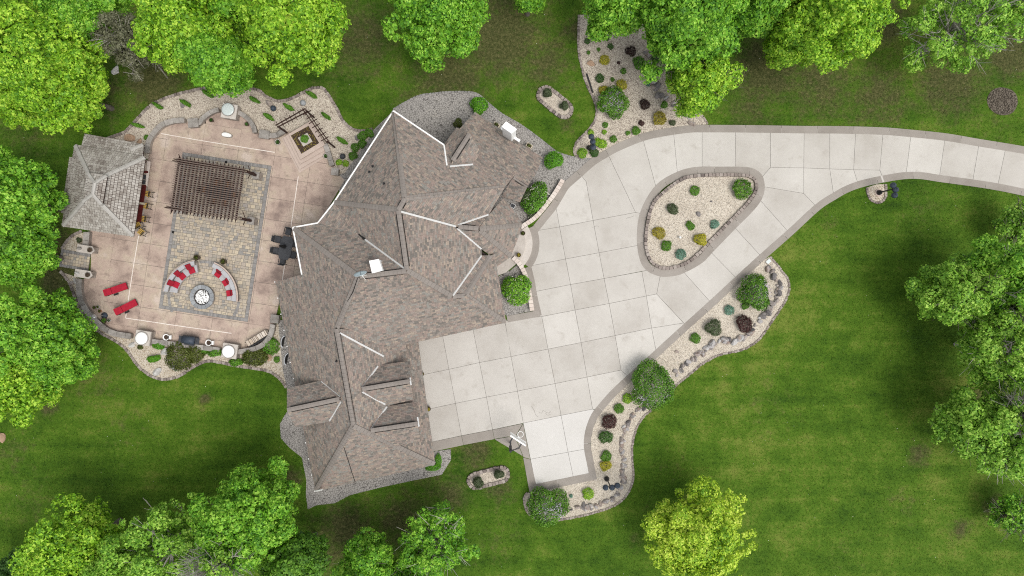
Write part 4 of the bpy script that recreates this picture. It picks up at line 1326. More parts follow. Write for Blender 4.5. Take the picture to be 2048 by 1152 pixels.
for k, p in enumerate(((993, 249.5), (1058.5, 291))):
    x, y = W(*p, .6)[:2]
    o = thing('window_box', ('beige planter box left of the white chimney', 'beige planter box right of the white chimney')[k], 'planter', (x, y, 0))
    a = -0.6
    MB().box(x, y, 0.03, .5, .32, .55, a, 1.05).build('box', 'planter', o)
    MB().box(x, y, .58, .4, .22, .03, a).build('soil', 'soil', o)
    V, F = leaf_quads(np.array([x, y, .7]) + rng.normal(0, .07, (60, 3)), np.tile([0, 0, 1.0], (60, 1)), .09)
    npobj('foliage', V, F, LEAF['juniper'], o)

# white box and dish on the ridge
bx = thing('roof_box', 'white box on short legs standing on the ridge beside the dish', 'roof box', on('mid_north', (752, 535)))
zb = float(on('mid_north', (752, 540))[2])
T1 = [W(738, 521.5, zb + 1.0)[:2], W(757.5, 518, zb + 1.0)[:2], W(765, 541, zb + 1.0)[:2], W(744, 546.7, zb + 1.0)[:2]]
c1 = np.mean(T1, 0)
MB().prism([tuple(c1 + (np.array(p) - c1) * .94) for p in T1], zb + .35, zb + .95).build('box_body', 'white', bx)
MB().prism(T1, zb + .95, zb + 1.0).build('box_lid', 'white', bx)
for p in T1:
    q = c1 + (np.array(p) - c1) * .8
    MB().tube((q[0], q[1], zb - .5), (q[0], q[1], zb + .35), .035).build('leg', 'white', bx)
dz = on('mid_north', (727.5, 553))
ds = thing('satellite_dish', 'tilted pale blue satellite dish on a white tripod mast on the roof', 'satellite dish', dz)
top = Vector(dz) + Vector((-.02, .12, .95))
MB().tube(Vector(dz) - Vector((0, 0, .1)), top, .03).build('mast', 'white', ds)
for dx, dy in ((-.15, -.12), (.32, .05), (.12, -.25)):
    MB().tube(Vector(dz) + Vector((dx, dy, -.1)), Vector(dz) + Vector((0, .06, .6)), .015).build('strut', 'white', ds)
M = Matrix.Translation(top) @ Matrix.Rotation(R(12), 4, 'Z') @ Matrix.Rotation(R(-68), 4, 'X') @ Matrix.Diagonal((.46, .5, .5, 1))
MB(M).lathe((0, 0, 0), [(.1, -.02), (.6, .03), (1.0, .14), (1.0, .17), (.6, .07), (.1, .03)], 24).build('reflector', 'dish', ds, True)
MB().tube(top, top + Vector((.1, .25, .55)), .014).build('feed_arm', 'black', ds)
gr = thing('vent_grate', 'small grey framed grate in the dark cobbles by the turret', 'grate', W(1025.5, 412, .1))
MB().box(*W(1025.5, 412)[:2], .04, .42, .36, .14, -.5).build('frame', 'silver', gr)
MB().box(*W(1025.5, 412)[:2], .18, .34, .28, .012, -.5).build('grille', 'sling', gr)

# ================================================================== PAVILION
pv = thing('pavilion', 'open pavilion with weathered grey cedar shake roof and little cupola', 'pavilion', W(205, 385))
PF = dict(
    east=[(291, 314, 3.1), (267, 473, 3.1), (204, 410, 4.8), (214, 351, 4.8)],
    south=[(267, 473, 3.1), (124, 452, 3.1), (166, 404, 4.8), (204, 410, 4.8)],
    west=[(124, 452, 3.1), (150, 289.5, 3.1), (176, 346, 4.8), (166, 404, 4.8)],
    north=[(150, 289.5, 3.1), (291, 314, 3.1), (214, 351, 4.8), (176, 346, 4.8)],
    low_north=[(169.5, 268, 2.35), (287.6, 289, 2.35), (286, 316, 3.0), (162, 296, 3.0)],
    low_west=[(140, 314, 2.5), (123, 426, 2.5), (132, 428, 2.95), (152, 316, 2.95)],
    cupola_east=[(214.5, 351, 5.25), (204.5, 410.5, 5.25), (185.5, 389, 5.75), (190.5, 366, 5.75)],
    cupola_south=[(204.5, 410.5, 5.25), (165.5, 404, 5.25), (185.5, 389, 5.75)],
    cupola_west=[(165.5, 404, 5.25), (175.5, 345.5, 5.25), (190.5, 366, 5.75), (185.5, 389, 5.75)],
    cupola_north=[(175.5, 345.5, 5.25), (214.5, 351, 5.25), (190.5, 366, 5.75)],
)
PS = {k: Slope(v) for k, v in PF.items()}
shakes = []
for k in ('east', 'south', 'north', 'west', 'low_north', 'low_west', 'cupola_east', 'cupola_south', 'cupola_west', 'cupola_north'):
    o = deck(PS[k], pv, 'beam', .12)  # dark deck bared between courses paints in the shadow under the shake butts
    shingled(PS[k], o, 'shake', 0.24, 0.15, 0.28, .035, .013, shakes, 'small_shakes')
for f, a, b in (('east', (290, 315), (213, 351)), ('east', (266, 472), (204, 409)), ('south', (126, 451), (167, 404)), ('north', (151, 291), (177, 346)), ('cupola_east', (214, 351), (190.5, 366)), ('cupola_east', (204, 410), (186, 389)), ('cupola_west', (166, 403.5), (185.5, 389)), ('cupola_west', (176, 346), (190, 366)), ('cupola_east', (190.5, 366), (186, 388)), ('low_north', (287, 290), (262, 300))):
    strip3(PS[f].at(*a), PS[f].at(*b), .3 if 'cup' not in f else .24, .05, 'shakecap', 'hip_cap', pv, .05, .45)
MB().prism(px([(180, 351), (208, 355), (200, 403), (172, 399)], 4.8), 4.4, 5.18).build('cupola_wall', 'shake', pv)
for p in ((248, 330), (232, 452), (150, 440), (172, 312)):
    x, y = W(*p, 3.0)[:2]
    MB().box(x, y, 0, .3, .3, 3.0, PR).build('post', 'palestone', pv)
MB().prism(ccw(px([(150, 300), (291, 322), (268, 470), (128, 448)])), .03, .07).build('floor', 'stamped', pv)
# the bar along the open side
bar = thing('bar_counter', 'bar with dark red granite tops and pale stone front along the pavilion', 'bar', W(290, 400))
Q = lambda x, y, z: W(x, y, z)[:2]
MB().prism([Q(280, 324, 1.0), Q(289, 325, 1.0), Q(274, 440, 1.0), Q(265, 440, 1.0)], .03, 1.02).build('bar_front', 'palestone', bar)
for pts in ([(280, 370), (292.5, 370), (287, 404.5), (276, 404.5)], [(275, 409), (286.5, 409), (281.5, 443.5), (269, 443.5)], [(284, 341), (296, 342), (296, 346), (283, 346)]):
    MB().prism([Q(a, c2, 1.08) for a, c2 in pts], 1.02, 1.08).build('granite_top', 'granite', bar)
for pts in ([(282, 349), (292, 350), (290.5, 359), (281, 358)], [(281.5, 360), (291, 360.5), (290, 368), (280.5, 368)]):
    MB().prism([Q(a, c2, 1.1) for a, c2 in pts], 1.02, 1.1).build('grill_panel', 'sling', bar)
MB().prism([Q(294, 322, 1.06), Q(301, 323, 1.06), Q(294, 372, 1.06), Q(291, 371, 1.06)], 1.02, 1.06).build('ledge', 'pinkstone', bar)
MB().box(*Q(281, 406.5, 1.15), .03, .42, .16, 1.12, PR).build('pilaster', 'planter', bar)


def stool(p, rot, label):
    x, y, _ = W(*p, .78)
    o = thing('bar_stool', label, 'bar stool', (x, y, .06), 'slatted bar stools')
    M = Matrix.Translation((x, y, .06)) @ Matrix.Rotation(rot, 4, 'Z')
    for k in range(4):
        MB(M).box(0, -.18 + .12 * k, .72, .46, .085, .03).build('seat_slat', 'yellow', o)
    MB(M).box(0, 0, .69, .38, .4, .03).build('seat_frame', 'black', o)
    for sx in (-1, 1):
        for sy in (-1, 1):
            MB(M).tube((.24 * sx, .24 * sy, 0), (.15 * sx, .16 * sy, .69), .022).build('leg', 'black', o)
    fr = MB(M)
    for a, c2 in (((.21, .21, .25), (.21, -.21, .25)), ((-.21, .21, .25), (-.21, -.21, .25)), ((.21, .21, .25), (-.21, .21, .25)), ((.21, -.21, .25), (-.21, -.21, .25))):
        fr.tube(a, c2, .014, n=6)
    fr.build('foot_ring', 'black', o)
    bk = MB(M)
    for sy in (-1, 1):
        bk.tube((.2, .18 * sy, .72), (.28, .2 * sy, 1.05), .018, n=6)
    for zz in (.85, .95, 1.04):
        bk.tube((.24 + (zz - .85) * .2, .19, zz), (.24 + (zz - .85) * .2, -.19, zz), .022, n=6)
    bk.build('backrest', 'black', o)


stool((294.5, 387.5), PR, 'yellow slatted bar stool nearest the pergola end of the bar')
stool((291, 411.6), PR, 'yellow slatted bar stool at the middle pale pilaster of the bar')
stool((286.7, 437.7), PR, 'yellow slatted bar stool at the lower granite top')
stool((282, 464), PR - .55, 'yellow slatted bar stool turned askew at the pavilion corner')
stool((275.5, 450), PR - .9, 'yellow slatted bar stool half under the pavilion eave corner')
# ================================================================== PERGOLA
pg = thing('pergola', 'dark brown timber pergola with dense slatted roof over the dining table', 'pergola', W(425, 380))
ZP = 2.75
L0, L1 = np.array([355.0, 311.0]), np.array([489.0, 332.0])       # upper ends of first and last rafter
K0, K1 = np.array([338.0, 427.0]), np.array([472.0, 446.0])
L0[0], K0[0] = 361, 343.6
w3 = lambda p, z: W(p[0], p[1], z)
for k in range(18):
    a, b = L0 + (L1 - L0) * k / 17, K0 + (K1 - K0) * k / 17
    A, B = Vector(w3(a, ZP)), Vector(w3(b, ZP))
    d = (B - A).normalized()
    s = Vector((-d.y, d.x, 0)) * .03
    m = MB()
    m.bar(A + d * .28, B - d * .28, .075, .2)
    for E0, sg in ((A, 1), (B, -1)):                    # pointed rafter tails
        p = E0 + d * sg * .28
        i = m.pts([p - s, p + s, p + s + Vector((0, 0, .2)), p - s + Vector((0, 0, .2)), E0 + Vector((0, 0, .17)), E0 + Vector((0, 0, .2))])
        for f in ((0, 1, 4), (3, 5, 2), (0, 4, 5, 3), (1, 2, 5, 4)):
            m.f.append(tuple(i + t for t in f))
    m.build('rafter', 'beam', pg)
for k in range(25):
    t = .055 + .87 * k / 24
    a, b = L0 + (K0 - L0) * t - (L1 - L0) * .055, L1 + (K1 - L1) * t + (L1 - L0) * .012
    a = a + np.array([random.uniform(-1.2, 1.2), 0])
    MB().bar(w3(a, ZP + .2), w3(b, ZP + .2), .066, .045).build('roof_slat', 'slat', pg)
for p0, p1 in (((349, 318.5), (497, 342)), ((348, 322), (497, 345.5)), ((334.4, 412.5), (487, 436)), ((333.5, 416), (487, 439.5))):
    MB().bar(w3(p0, ZP - .22), w3(p1, ZP - .22), .06, .22).build('beam', 'beam', pg)
for p in ((496, 343.8), (486, 437.6), (357, 321), (341, 414.5)):
    x, y, _ = W(*p, ZP - .2)
    MB().box(x, y, .95, .2, .2, 1.6, PR).build('post', 'beam', pg)
    MB().box(x, y, .06, .55, .55, .85, PR, .92).build('stone_base', 'rubble', pg)
    MB().box(x, y, .91, .6, .6, .07, PR).build('base_cap', 'stone', pg)
    for dx, dy in ((.5, 0), (0, .5), (0, -.5), (-.5, 0)):
        MB().tube((x, y, 2.0), (x + dx, y + dy, 2.52), .035, n=6).build('brace', 'beam', pg)


def chair(p, rot, label, seat='chairwood', frame='black', zs=.45, group=None, name='patio_chair', z0=.07):
    x, y, _ = W(*p, zs)
    o = thing(name, label, 'chair', (x, y, z0), group)
    M = Matrix.Translation((x, y, z0)) @ Matrix.Rotation(rot, 4, 'Z')
    MB(M).box(0, 0, zs - .06, .5, .5, .07, 0, .95).build('seat', seat, o)
    m = MB(M)
    m.prism([(-.3, -.24), (-.25, -.24), (-.25, .24), (-.3, .24)], zs, zs + .45, [(-.38, -.23), (-.34, -.23), (-.34, .23), (-.38, .23)])
    m.build('backrest', seat if seat == 'sling' else frame, o)
    for sx in (-1, 1):
        for sy in (-1, 1):
            MB(M).tube((.25 * sx, .25 * sy, 0), (.22 * sx, .23 * sy, zs - .06), .02, n=6).build('leg', frame, o)
    for sy in (-1, 1):
        a = MB(M)
        a.tube((.2, .26 * sy, zs - .05), (.2, .27 * sy, zs + .2), .018, n=6)
        a.bar((-.3, .27 * sy, zs + .19), (.26, .27 * sy, zs + .19), .05, .03)
        a.build('armrest', frame, o)


tb = thing('dining_table', 'dark rectangular dining table in the shade of the pergola', 'table', W(437, 385, .0))
x, y, _ = W(437, 385, .74)
Mt = Matrix.Translation((x, y, .07)) @ Matrix.Rotation(PR, 4, 'Z')
MB(Mt).box(0, 0, .68, 2.1, 1.05, .05).build('tabletop', 'sling', tb)
for sx in (-1, 1):
    for sy in (-1, 1):
        MB(Mt).box(.92 * sx, .42 * sy, 0, .08, .08, .68).build('leg', 'black', tb)
for p, r, lab in (((435, 365), -PI / 2, 'tan pergola chair at the upper side of the table, left one'), ((456, 369), -PI / 2, 'tan pergola chair at the upper side of the table, right one'), ((408, 380), 0, 'tan pergola chair at the left end of the table'),
                  ((470, 390), PI, 'tan pergola chair at the right end of the table'), ((428, 401), PI / 2, 'tan pergola chair at the lower side of the table, left one'), ((450, 405), PI / 2, 'tan pergola chair at the lower side of the table, right one')):
    chair(p, r + PR, lab, group='chairs under the pergola')

# ================================================================== FIRE PIT AND CURVED BENCHES
cx, cy = W(*FP)[:2]
fp = thing('fire_pit', 'round blue grey stone fire pit filled with white glass', 'fire pit', (cx, cy, .08))
for k in range(16):
    a0, a1 = 2 * PI * k / 16 + .012, 2 * PI * (k + 1) / 16 - .012
    poly = [(cx + r * math.cos(a), cy + r * math.sin(a)) for r, a in ((.68, a0), (1.0, a0), (1.0, (a0 + a1) / 2), (1.0, a1), (.68, a1), (.68, (a0 + a1) / 2))]
    MB().prism(poly, .44, .52 + random.uniform(-.004, .006)).build('ring_stone', 'ringstone', fp)
ringb = MB()
for k in range(32):
    a0, a1 = 2 * PI * k / 32, 2 * PI * (k + 1) / 32
    ringb.prism([(cx + r * math.cos(a), cy + r * math.sin(a)) for r, a in ((.66, a0), (.94, a0), (.94, a1), (.66, a1))], .07, .44)
ringb.build('ring_wall', 'rubble', fp)
MB().lathe((cx, cy, .3), [(.66, 0), (.66, .14), (.6, .15), (.6, .02)], 28).build('fire_ring', 'black', fp)
MB().lathe((cx, cy, .28), [(.6, 0), (.6, .1), (.4, .13), (.1, .14)], 24).build('fire_glass', 'ash', fp)


def bench(a0, a1, label, brick):
    mid = R((a0 + a1) / 2)
    o = thing('curved_bench', label, 'bench', (cx + 2.6 * math.cos(mid), cy + 2.6 * math.sin(mid), .08))

    def ring(r0, r1, z0, z1, nm, mat, b0=a0, b1=a1, n=22):
        A = [R(b0 + (b1 - b0) * k / n) for k in range(n + 1)]
        poly = [(cx + r0 * math.cos(a), cy + r0 * math.sin(a)) for a in A] + [(cx + r1 * math.cos(a), cy + r1 * math.sin(a)) for a in A[::-1]]
        MB().prism(poly, z0, z1).build(nm, mat, o)
    ring(2.12, 2.95, .08, .38, 'seat_base', 'rubble')
    ring(2.8, 3.02, .38, .78, 'back_wall', 'brickw' if brick else 'rubble')
    for k in range(4):
        b0 = a0 + (a1 - a0) * k / 4
        b1 = a0 + (a1 - a0) * (k + 1) / 4
        ring(2.08, 2.7, .385, .5, 'seat_cushion', 'cushion', b0 + .25, b1 - .25, 7)
        ring(2.66, 2.98, .79, .9, 'back_cushion', 'cushion', b0 + .2, b1 - .2, 7)
    ring(2.98, 3.1, .72, .79, 'back_coping', 'sandstone')


bench(99, 171, 'curved fireside bench with grey cushions left of the fire pit', False)
bench(-7, 68, 'curved fireside bench with grey cushions right of the fire pit', True)


def cushion(c, rot, s, h, mat, name, label, tilt=0.0, group=None):
    M = Matrix.Translation(c) @ Matrix.Rotation(rot, 4, 'Z') @ Matrix.Rotation(tilt, 4, 'Y')
    m = MB(M)
    k = .5 * s
    prof = [(.9, 0), (1.0, .3), (1.0, .7), (.88, 1.0)]
    for (f0, z0), (f1, z1) in zip(prof, prof[1:]):
        m.prism([(-k * f0, -k * f0), (k * f0, -k * f0), (k * f0, k * f0), (-k * f0, k * f0)], z0 * h, z1 * h - .001, [(-k * f1, -k * f1), (k * f1, -k * f1), (k * f1, k * f1), (-k * f1, k * f1)])
    return tag(m.build(name, mat), label, 'cushion', group)


for ang, lab, lp in ((110, 'red seat cushion nearest the top end of the left bench', 'dark red pillow nearest the top end of the left bench'), (133, 'red seat cushion in the middle of the left bench', 'dark red pillow in the middle of the left bench'), (154, 'red seat cushion nearest the lower end of the left bench', 'dark red pillow nearest the lower end of the left bench'),
                     (54, 'red seat cushion nearest the top end of the right bench', 'red pillow nearest the top end of the right bench'), (31, 'red seat cushion in the middle of the right bench', 'red pillow in the middle of the right bench'), (8, 'red seat cushion nearest the lower end of the right bench', 'red pillow nearest the lower end of the right bench')):
    a = R(ang)
    cushion((cx + 2.33 * math.cos(a), cy + 2.33 * math.sin(a), .501), a, .5, .1, 'red', 'seat_pad', lab, group='red seat cushions')
    cushion((cx + (2.68 if ang > 90 else 2.62) * math.cos(a), cy + (2.68 if ang > 90 else 2.62) * math.sin(a), .86 if ang > 90 else .72), a, .46, .13, 'reddark', 'pillow', lp, -.5 if ang > 90 else -1.0, 'red pillows')


def urn(p, label, r=.24, h=.5, plant='juniper', mat='urn', z=.08, group=None, fl=None):
    x, y, _ = W(*p, z + h)
    o = thing('urn', label, 'planter', (x, y, z), group)
    MB().lathe((x, y, z), [(r * .6, 0), (r * .55, h * .1), (r * .8, h * .45), (r, h * .9), (r * 1.06, h), (r * .9, h), (r * .85, h * .9)], 18).build('pot', mat, o, True)
    MB().lathe((x, y, z + h * .88), [(r * .86, 0), (r * .8, .02), (r * .2, .04)], 14).build('soil', 'soil', o)
    n = 90
    D = rand_dirs(n, 0)
    V, F = leaf_quads(np.array([x, y, z + h]) + D * np.array([r * .8, r * .8, r * .7]) * rng.uniform(.4, 1, (n, 1)), D, .09)
    npobj('foliage', V, F, LEAF[plant], o)
    if fl:
        D = rand_dirs(25, .2)
        V, F = leaf_quads(np.array([x, y, z + h]) + D * r * .85, D, .06)
        npobj('flowers', V, F, LEAF[fl], o)


urn((392.5, 515), 'dark urn of brown foliage at the top end of the left curved bench')
urn((446, 523), 'dark urn of brown foliage at the top end of the right curved bench')
urn((843, 748), 'dark flower urn at the garage by the upper door', .2, .55, 'bronze', z=.05)
urn((856.5, 818), 'dark flower urn at the garage by the lower door', .2, .55, 'bronze', z=.05)
urn((1046, 466.5), 'small planted urn at the top of the entry steps', .18, .45, 'juniper', z=.3)
urn((1037.5, 510), 'small planted urn at the bottom of the entry steps', .18, .45, 'bronze', z=.3)
urn((422, 240), 'small green pot inside the left curved seat wall below the north pier', .16, .36, 'dark', z=.06)
urn((493, 248), 'small green pot inside the right curved seat wall below the north pier', .16, .36, 'dark', z=.06)
urn((555, 284), 'pale rimmed planter pot at the left foot of the stepped planter', .23, .4, 'dark', 'palestone', .06)
urn((652, 312), 'pale rimmed planter pot at the right foot of the stepped planter', .22, .4, 'dark', 'palestone', .06)
urn((195, 614), 'clay pot beside the curved wall above the blue based stand', .13, .3, 'juniper', 'rockpale', .06)
urn((188, 615), 'brown pot tight against the curved wall above the blue based stand', .12, .25, 'juniper', 'urn', .06)
urn((199, 622.5), 'small orange terracotta pot next to the blue based stand', .13, .25, 'juniper', 'terracotta', .06)
urn((208, 641), 'broad pot of bright green leaves below the blue based stand', .24, .25, 'green', 'urn', .06)
urn((217, 641), 'empty looking grey pot right of the bright green potted plant', .14, .28, 'greygreen', 'rockpale', .06)
st = thing('garden_stand', 'dark blue round based stand with a silver disc on its pole', 'stand', W(209.5, 631, .06))
x, y, _ = W(209.5, 631, .06)
MB().lathe((x, y, .06), [(.26, 0), (.27, .06), (.2, .16), (.06, .24), (.04, .3)], 20).build('base', 'bluegrey', st, True)
MB().tube((x, y, .3), (x, y, 1.5), .028).build('pole', 'stone', st)
MB(Matrix.Translation((x, y, 1.5)) @ Matrix.Rotation(.75, 4, 'Z') @ Matrix.Rotation(R(58), 4, 'Y')).lathe((0, 0, 0), [(.05, 0), (.2, .015), (.22, .03), (.1, .05)], 20).build('disc', 'silver', st, True)

# ================================================================== LOUNGERS, TABLE SET, GRILL, POTS, FIREWOOD


def lounger(p, rot, label):
    x, y, _ = W(*p, .35)
    o = thing('sun_lounger', label, 'lounger', (x, y, .06), 'red sun loungers')
    M = Matrix.Translation((x, y, .06)) @ Matrix.Rotation(rot, 4, 'Z')
    f = MB(M)
    for sy in (-1, 1):
        f.bar((-.95, .25 * sy, .24), (.98, .25 * sy, .24), .05, .06)
    for xx in (-.9, -.2, .4, .95):
        f.bar((xx, -.25, .245), (xx, .25, .245), .05, .04)
    f.build('frame', 'black', o)
    for sx in (-.85, .85):
        for sy in (-1, 1):
            MB(M).tube((sx, .26 * sy, 0), (sx, .25 * sy, .24), .025, n=6).build('leg', 'black', o)
    MB(M).box(.31, 0, .305, 1.32, .56, .09, 0, .97).build('seat_cushion', 'red', o)
    MB(M @ Matrix.Translation((-.36, 0, .32)) @ Matrix.Rotation(R(16), 4, 'Y')).box(-.31, 0, 0, .6, .56, .09, 0, .97).build('back_cushion', 'red', o)
    MB(M).box(-.2, -.36, .1, .36, .12, .1).build('wheel_tray', 'black', o)


lounger((232, 579), R(19), 'upper red cushioned sun lounger at the west side of the patio')
lounger((252.5, 614.5), R(27), 'lower red cushioned sun lounger reaching over the white line')

x, y, _ = W(571.5, 496, .72)
dt = thing('patio_table', 'long dark glass patio table beside the house eave', 'table', (x, y, .06))
M = Matrix.Translation((x, y, .06)) @ Matrix.Rotation(-.2, 4, 'Z')
MB(M).prism([(-.35, -.95), (.35, -.95), (.52, -.55), (.52, .55), (.35, .95), (-.35, .95), (-.52, .55), (-.52, -.55)], .68, .72).build('tabletop', 'sling', dt)
for sx in (-1, 1):
    for sy in (-1, 1):
        MB(M).tube((.42 * sx, .7 * sy, 0), (.36 * sx, .66 * sy, .68), .03).build('leg', 'black', dt)
um = thing('parasol', 'folded black parasol standing in the dark patio table', 'parasol', M @ Vector((0, .08, 0)))
c = M @ Vector((0, .08, 0))
MB().tube(c, c + Vector((0, 0, 2.3)), .025).build('pole', 'black', um)
MB().lathe(c + Vector((0, 0, .95)), [(.06, 0), (.17, .1), (.13, .6), (.06, 1.25), (.03, 1.35)], 10).build('folded_canopy', 'black', um)
for p, r, lab in (((577, 464), -PI / 2, 'dark sling chair at the top end of the patio table'), ((556, 479), 0, 'dark sling chair on the left of the patio table, upper one'), ((553, 502), 0, 'dark sling chair on the left of the patio table, lower one'),
                  ((566, 522), PI / 2, 'dark sling chair at the bottom end of the patio table'), ((589, 488), PI, 'dark sling chair on the house side of the table, upper one'), ((586, 510), PI, 'dark sling chair on the house side of the table, lower one')):
    chair(p, r - .2, lab, 'sling', 'black', group='dark chairs at the patio table', z0=.06)

x, y, _ = W(377, 680, .9)
gl = thing('grill', 'dark blue grey gas grill standing at the bottom patio wall', 'grill', (x, y, .06))
M = Matrix.Translation((x, y, .06)) @ Matrix.Rotation(PR, 4, 'Z')
MB(M).box(0, 0, .1, .95, .55, .65).build('cabinet', 'bluegrey', gl)
hood = MB(M)
n = 8
prof = [(.34 * math.cos(PI * k / n), .75 + .34 * math.sin(PI * k / n)) for k in range(n + 1)]
i = hood.pts([(-.5, a, z) for a, z in prof] + [(.5, a, z) for a, z in prof])
for k in range(n):
    hood.f.append((i + k, i + k + 1, i + n + 2 + k, i + n + 1 + k))
hood.f += [tuple(range(i + n, i - 1, -1)), tuple(range(i + n + 1, i + 2 * n + 2)), (i, i + n + 1, i + 2 * n + 1, i + n)]
hood.build('hood', 'bluegrey', gl, True)
for sx in (-1, 1):
    MB(M).box(.68 * sx, 0, .74, .34, .5, .04).build('side_shelf', 'sling', gl)
MB(M).tube((-.4, .36, .95), (.4, .36, .95), .02).build('handle', 'black', gl)
MB(M).box(0, -.36, .62, .8, .18, .1).build('rear_ledge', 'sling', gl)
for sx in (-1, 1):
    MB(M).tube((.4 * sx, .2, .08), (.4 * sx, -.2, .08), .07, n=12).build('wheel', 'black', gl)

for p, lab in (((331.6, 674.5), 'white cup shaped planter between the left pier and the grill'), ((416.7, 685.6), 'white cup shaped planter between the grill and the right pier')):
    x, y, _ = W(*p, .45)
    o = thing('cup_planter', lab, 'planter', (x, y, .06))
    MB().lathe((x, y, .06), [(.16, 0), (.2, .08), (.25, .3), (.27, .4), (.21, .4), (.2, .32)], 22).build('bowl', 'white', o, True)
    MB().lathe((x, y, .37), [(.2, 0), (.19, .02), (.05, .04)], 16).build('soil', 'soil', o)
    M = Matrix.Translation((x, y, .06)) @ Matrix.Rotation(PR + .12, 4, 'Z')
    MB(M).prism([(.2, -.12), (.42, -.17), (.42, .17), (.2, .12)], .2, .4).build('handle', 'white', o)

x, y, _ = W(515, 676, .4)
fw = thing('log_rack', 'black metal rack holding a row of firewood', 'rack', (x, y, .06))
M = Matrix.Translation((x, y, .06)) @ Matrix.Rotation(R(31), 4, 'Z')
fr = MB(M)
for sy in (-1, 1):
    fr.tube((-1.15, .17 * sy, .1), (1.05, .17 * sy, .1), .022, n=6)
    for sx in (-1.0, 1.0):
        fr.tube((sx, .17 * sy, 0), (sx, .17 * sy, .62), .022, n=6)
for sx in (-1.0, 1.0):
    fr.tube((sx, -.17, .1), (sx, .17, .1), .02, n=6)
fr.build('frame', 'black', fw)
MB(M).box(0, -.33, .1, 1.9, .14, .3).build('folded_cover', 'black', fw)
low = MB(M)
ORD = ('first', 'second', 'third', 'fourth', 'fifth', 'sixth', 'seventh', 'eighth', 'ninth', 'tenth', 'eleventh', 'twelfth', 'thirteenth', 'fourteenth')
for lev in range(3):
    xx, k = -.93, 0
    while xx < .88:
        w = random.choice([.12, .13, .15, .27, .3])
        h = .14 + random.uniform(-.02, .04)
        t = MB(M) if lev == 2 else low
        t.prism([(xx, -.22 + random.uniform(-.05, .04)), (xx + w - .02, -.22), (xx + w - .02, .22 + random.uniform(-.04, .06)), (xx, .22)], .125 + lev * .15, .125 + lev * .15 + h - .01, [(xx + .02, -.21), (xx + w - .035, -.21), (xx + w - .035, .21), (xx + .02, .21)])
        if lev == 2:
            tag(t.build('firewood_log', 'wood'), ORD[k] + ' split log from the lower left end of the firewood rack', 'log', 'split logs in the firewood rack')
        xx += w
        k += 1
tag(low.build('lower_logs', 'wood', fw), kind='stuff')

# ================================================================== STEPPED PLANTER WITH CORNER ARBOR
sp = thing('stepped_planter', 'square stepped sandstone planter with a round evergreen in its centre', 'planter', W(610, 280))
for pts, z0, z1, nm in (([(563, 277), (598.5, 346), (660, 309), (624, 242)], .03, .085, 'base'), ([(566, 275), (599, 338.6), (657, 305), (624, 242)], .085, .22, 'bottom'), ([(571.4, 271.5), (600, 328.5), (654.7, 298), (624, 241.5)], .22, .37, 'middle'), ([(577, 268), (600.6, 319), (650, 289.6), (622, 241)], .37, .52, 'upper')):
    if nm != 'base':
        MB().prism(inset(px(pts, z1), .05), z0, z1 - .05).build(nm + '_riser', 'brickw', sp)
    if nm != 'upper':
        MB().prism(px(pts, z1), z1 - .05, z1).build(nm + '_tread', 'sandstone', sp)
o4, i4 = [(577, 268), (600.6, 319), (650, 289.6), (622, 241)], [(581.5, 271), (603, 307.6), (638.5, 286), (617, 251.8)]
for k in range(4):
    j = (k + 1) % 4
    MB().prism(px([o4[k], o4[j], i4[j], i4[k]], .56), .47, .56 + .002 * k).build('coping', 'sandstone', sp)
MB().prism(px(i4, .53), .47, .535).build('soil', 'soil', sp)
i2 = [(595.7, 275.7), (606.8, 293), (625, 283), (614.4, 265.5)]
MB().prism(px(i2, .6), .535, .6).build('inner_block', 'palestone', sp)
Pm = scatter_in(px(i4, .53), 50)
Pm = Pm[~inside(Pm, px(i2, .5))]
bf = []
for k, p in enumerate(Pm):
    D = rand_dirs(7, .1)
    V, F = leaf_quads(np.array([p[0], p[1], .56]) + D * .035, D, .04)
    bf.append(V)
V = np.concatenate(bf)
tag(npobj('bedding_flowers', V, np.arange(len(V)).reshape(-1, 4), LEAF['yellowfl'], sp), kind='stuff')
ab = thing('arbor', 'brown corner arbor of thin beams behind the stepped planter', 'arbor', W(612, 232))
ZA = 2.3
for a, b in (((552, 251), (611, 217.5)), ((554.5, 255), (617, 222.5)), ((611, 217.5), (659, 285)), ((606.5, 219.5), (655, 287))):
    MB().bar(W(*a, ZA), W(*b, ZA), .065, .12).build('beam', 'beam', ab)
for k in range(7):
    t = (k + .4) / 7
    p = np.array([553, 253]) + (np.array([613, 220]) - np.array([553, 253])) * t
    dd = np.array([.48, .877])
    MB().bar(W(*(p - dd * 8), ZA + .12), W(*(p + dd * 9), ZA + .12), .04, .07).build('cross_slat', 'beam', ab)
for k in range(7):
    t = (k + .6) / 7.4
    p = np.array([613, 219]) + (np.array([656, 284]) - np.array([613, 219])) * t
    dd = np.array([.86, -.5])
    MB().bar(W(*(p - dd * 11), ZA + .12), W(*(p + dd * 7), ZA + .12), .05, .08).build('cross_slat', 'beam', ab)
for p in ((556, 253), (612, 221), (655, 283)):
    x, y, _ = W(*p, ZA)
    MB().box(x, y, 0, .11, .11, ZA, .5).build('post', 'beam', ab)
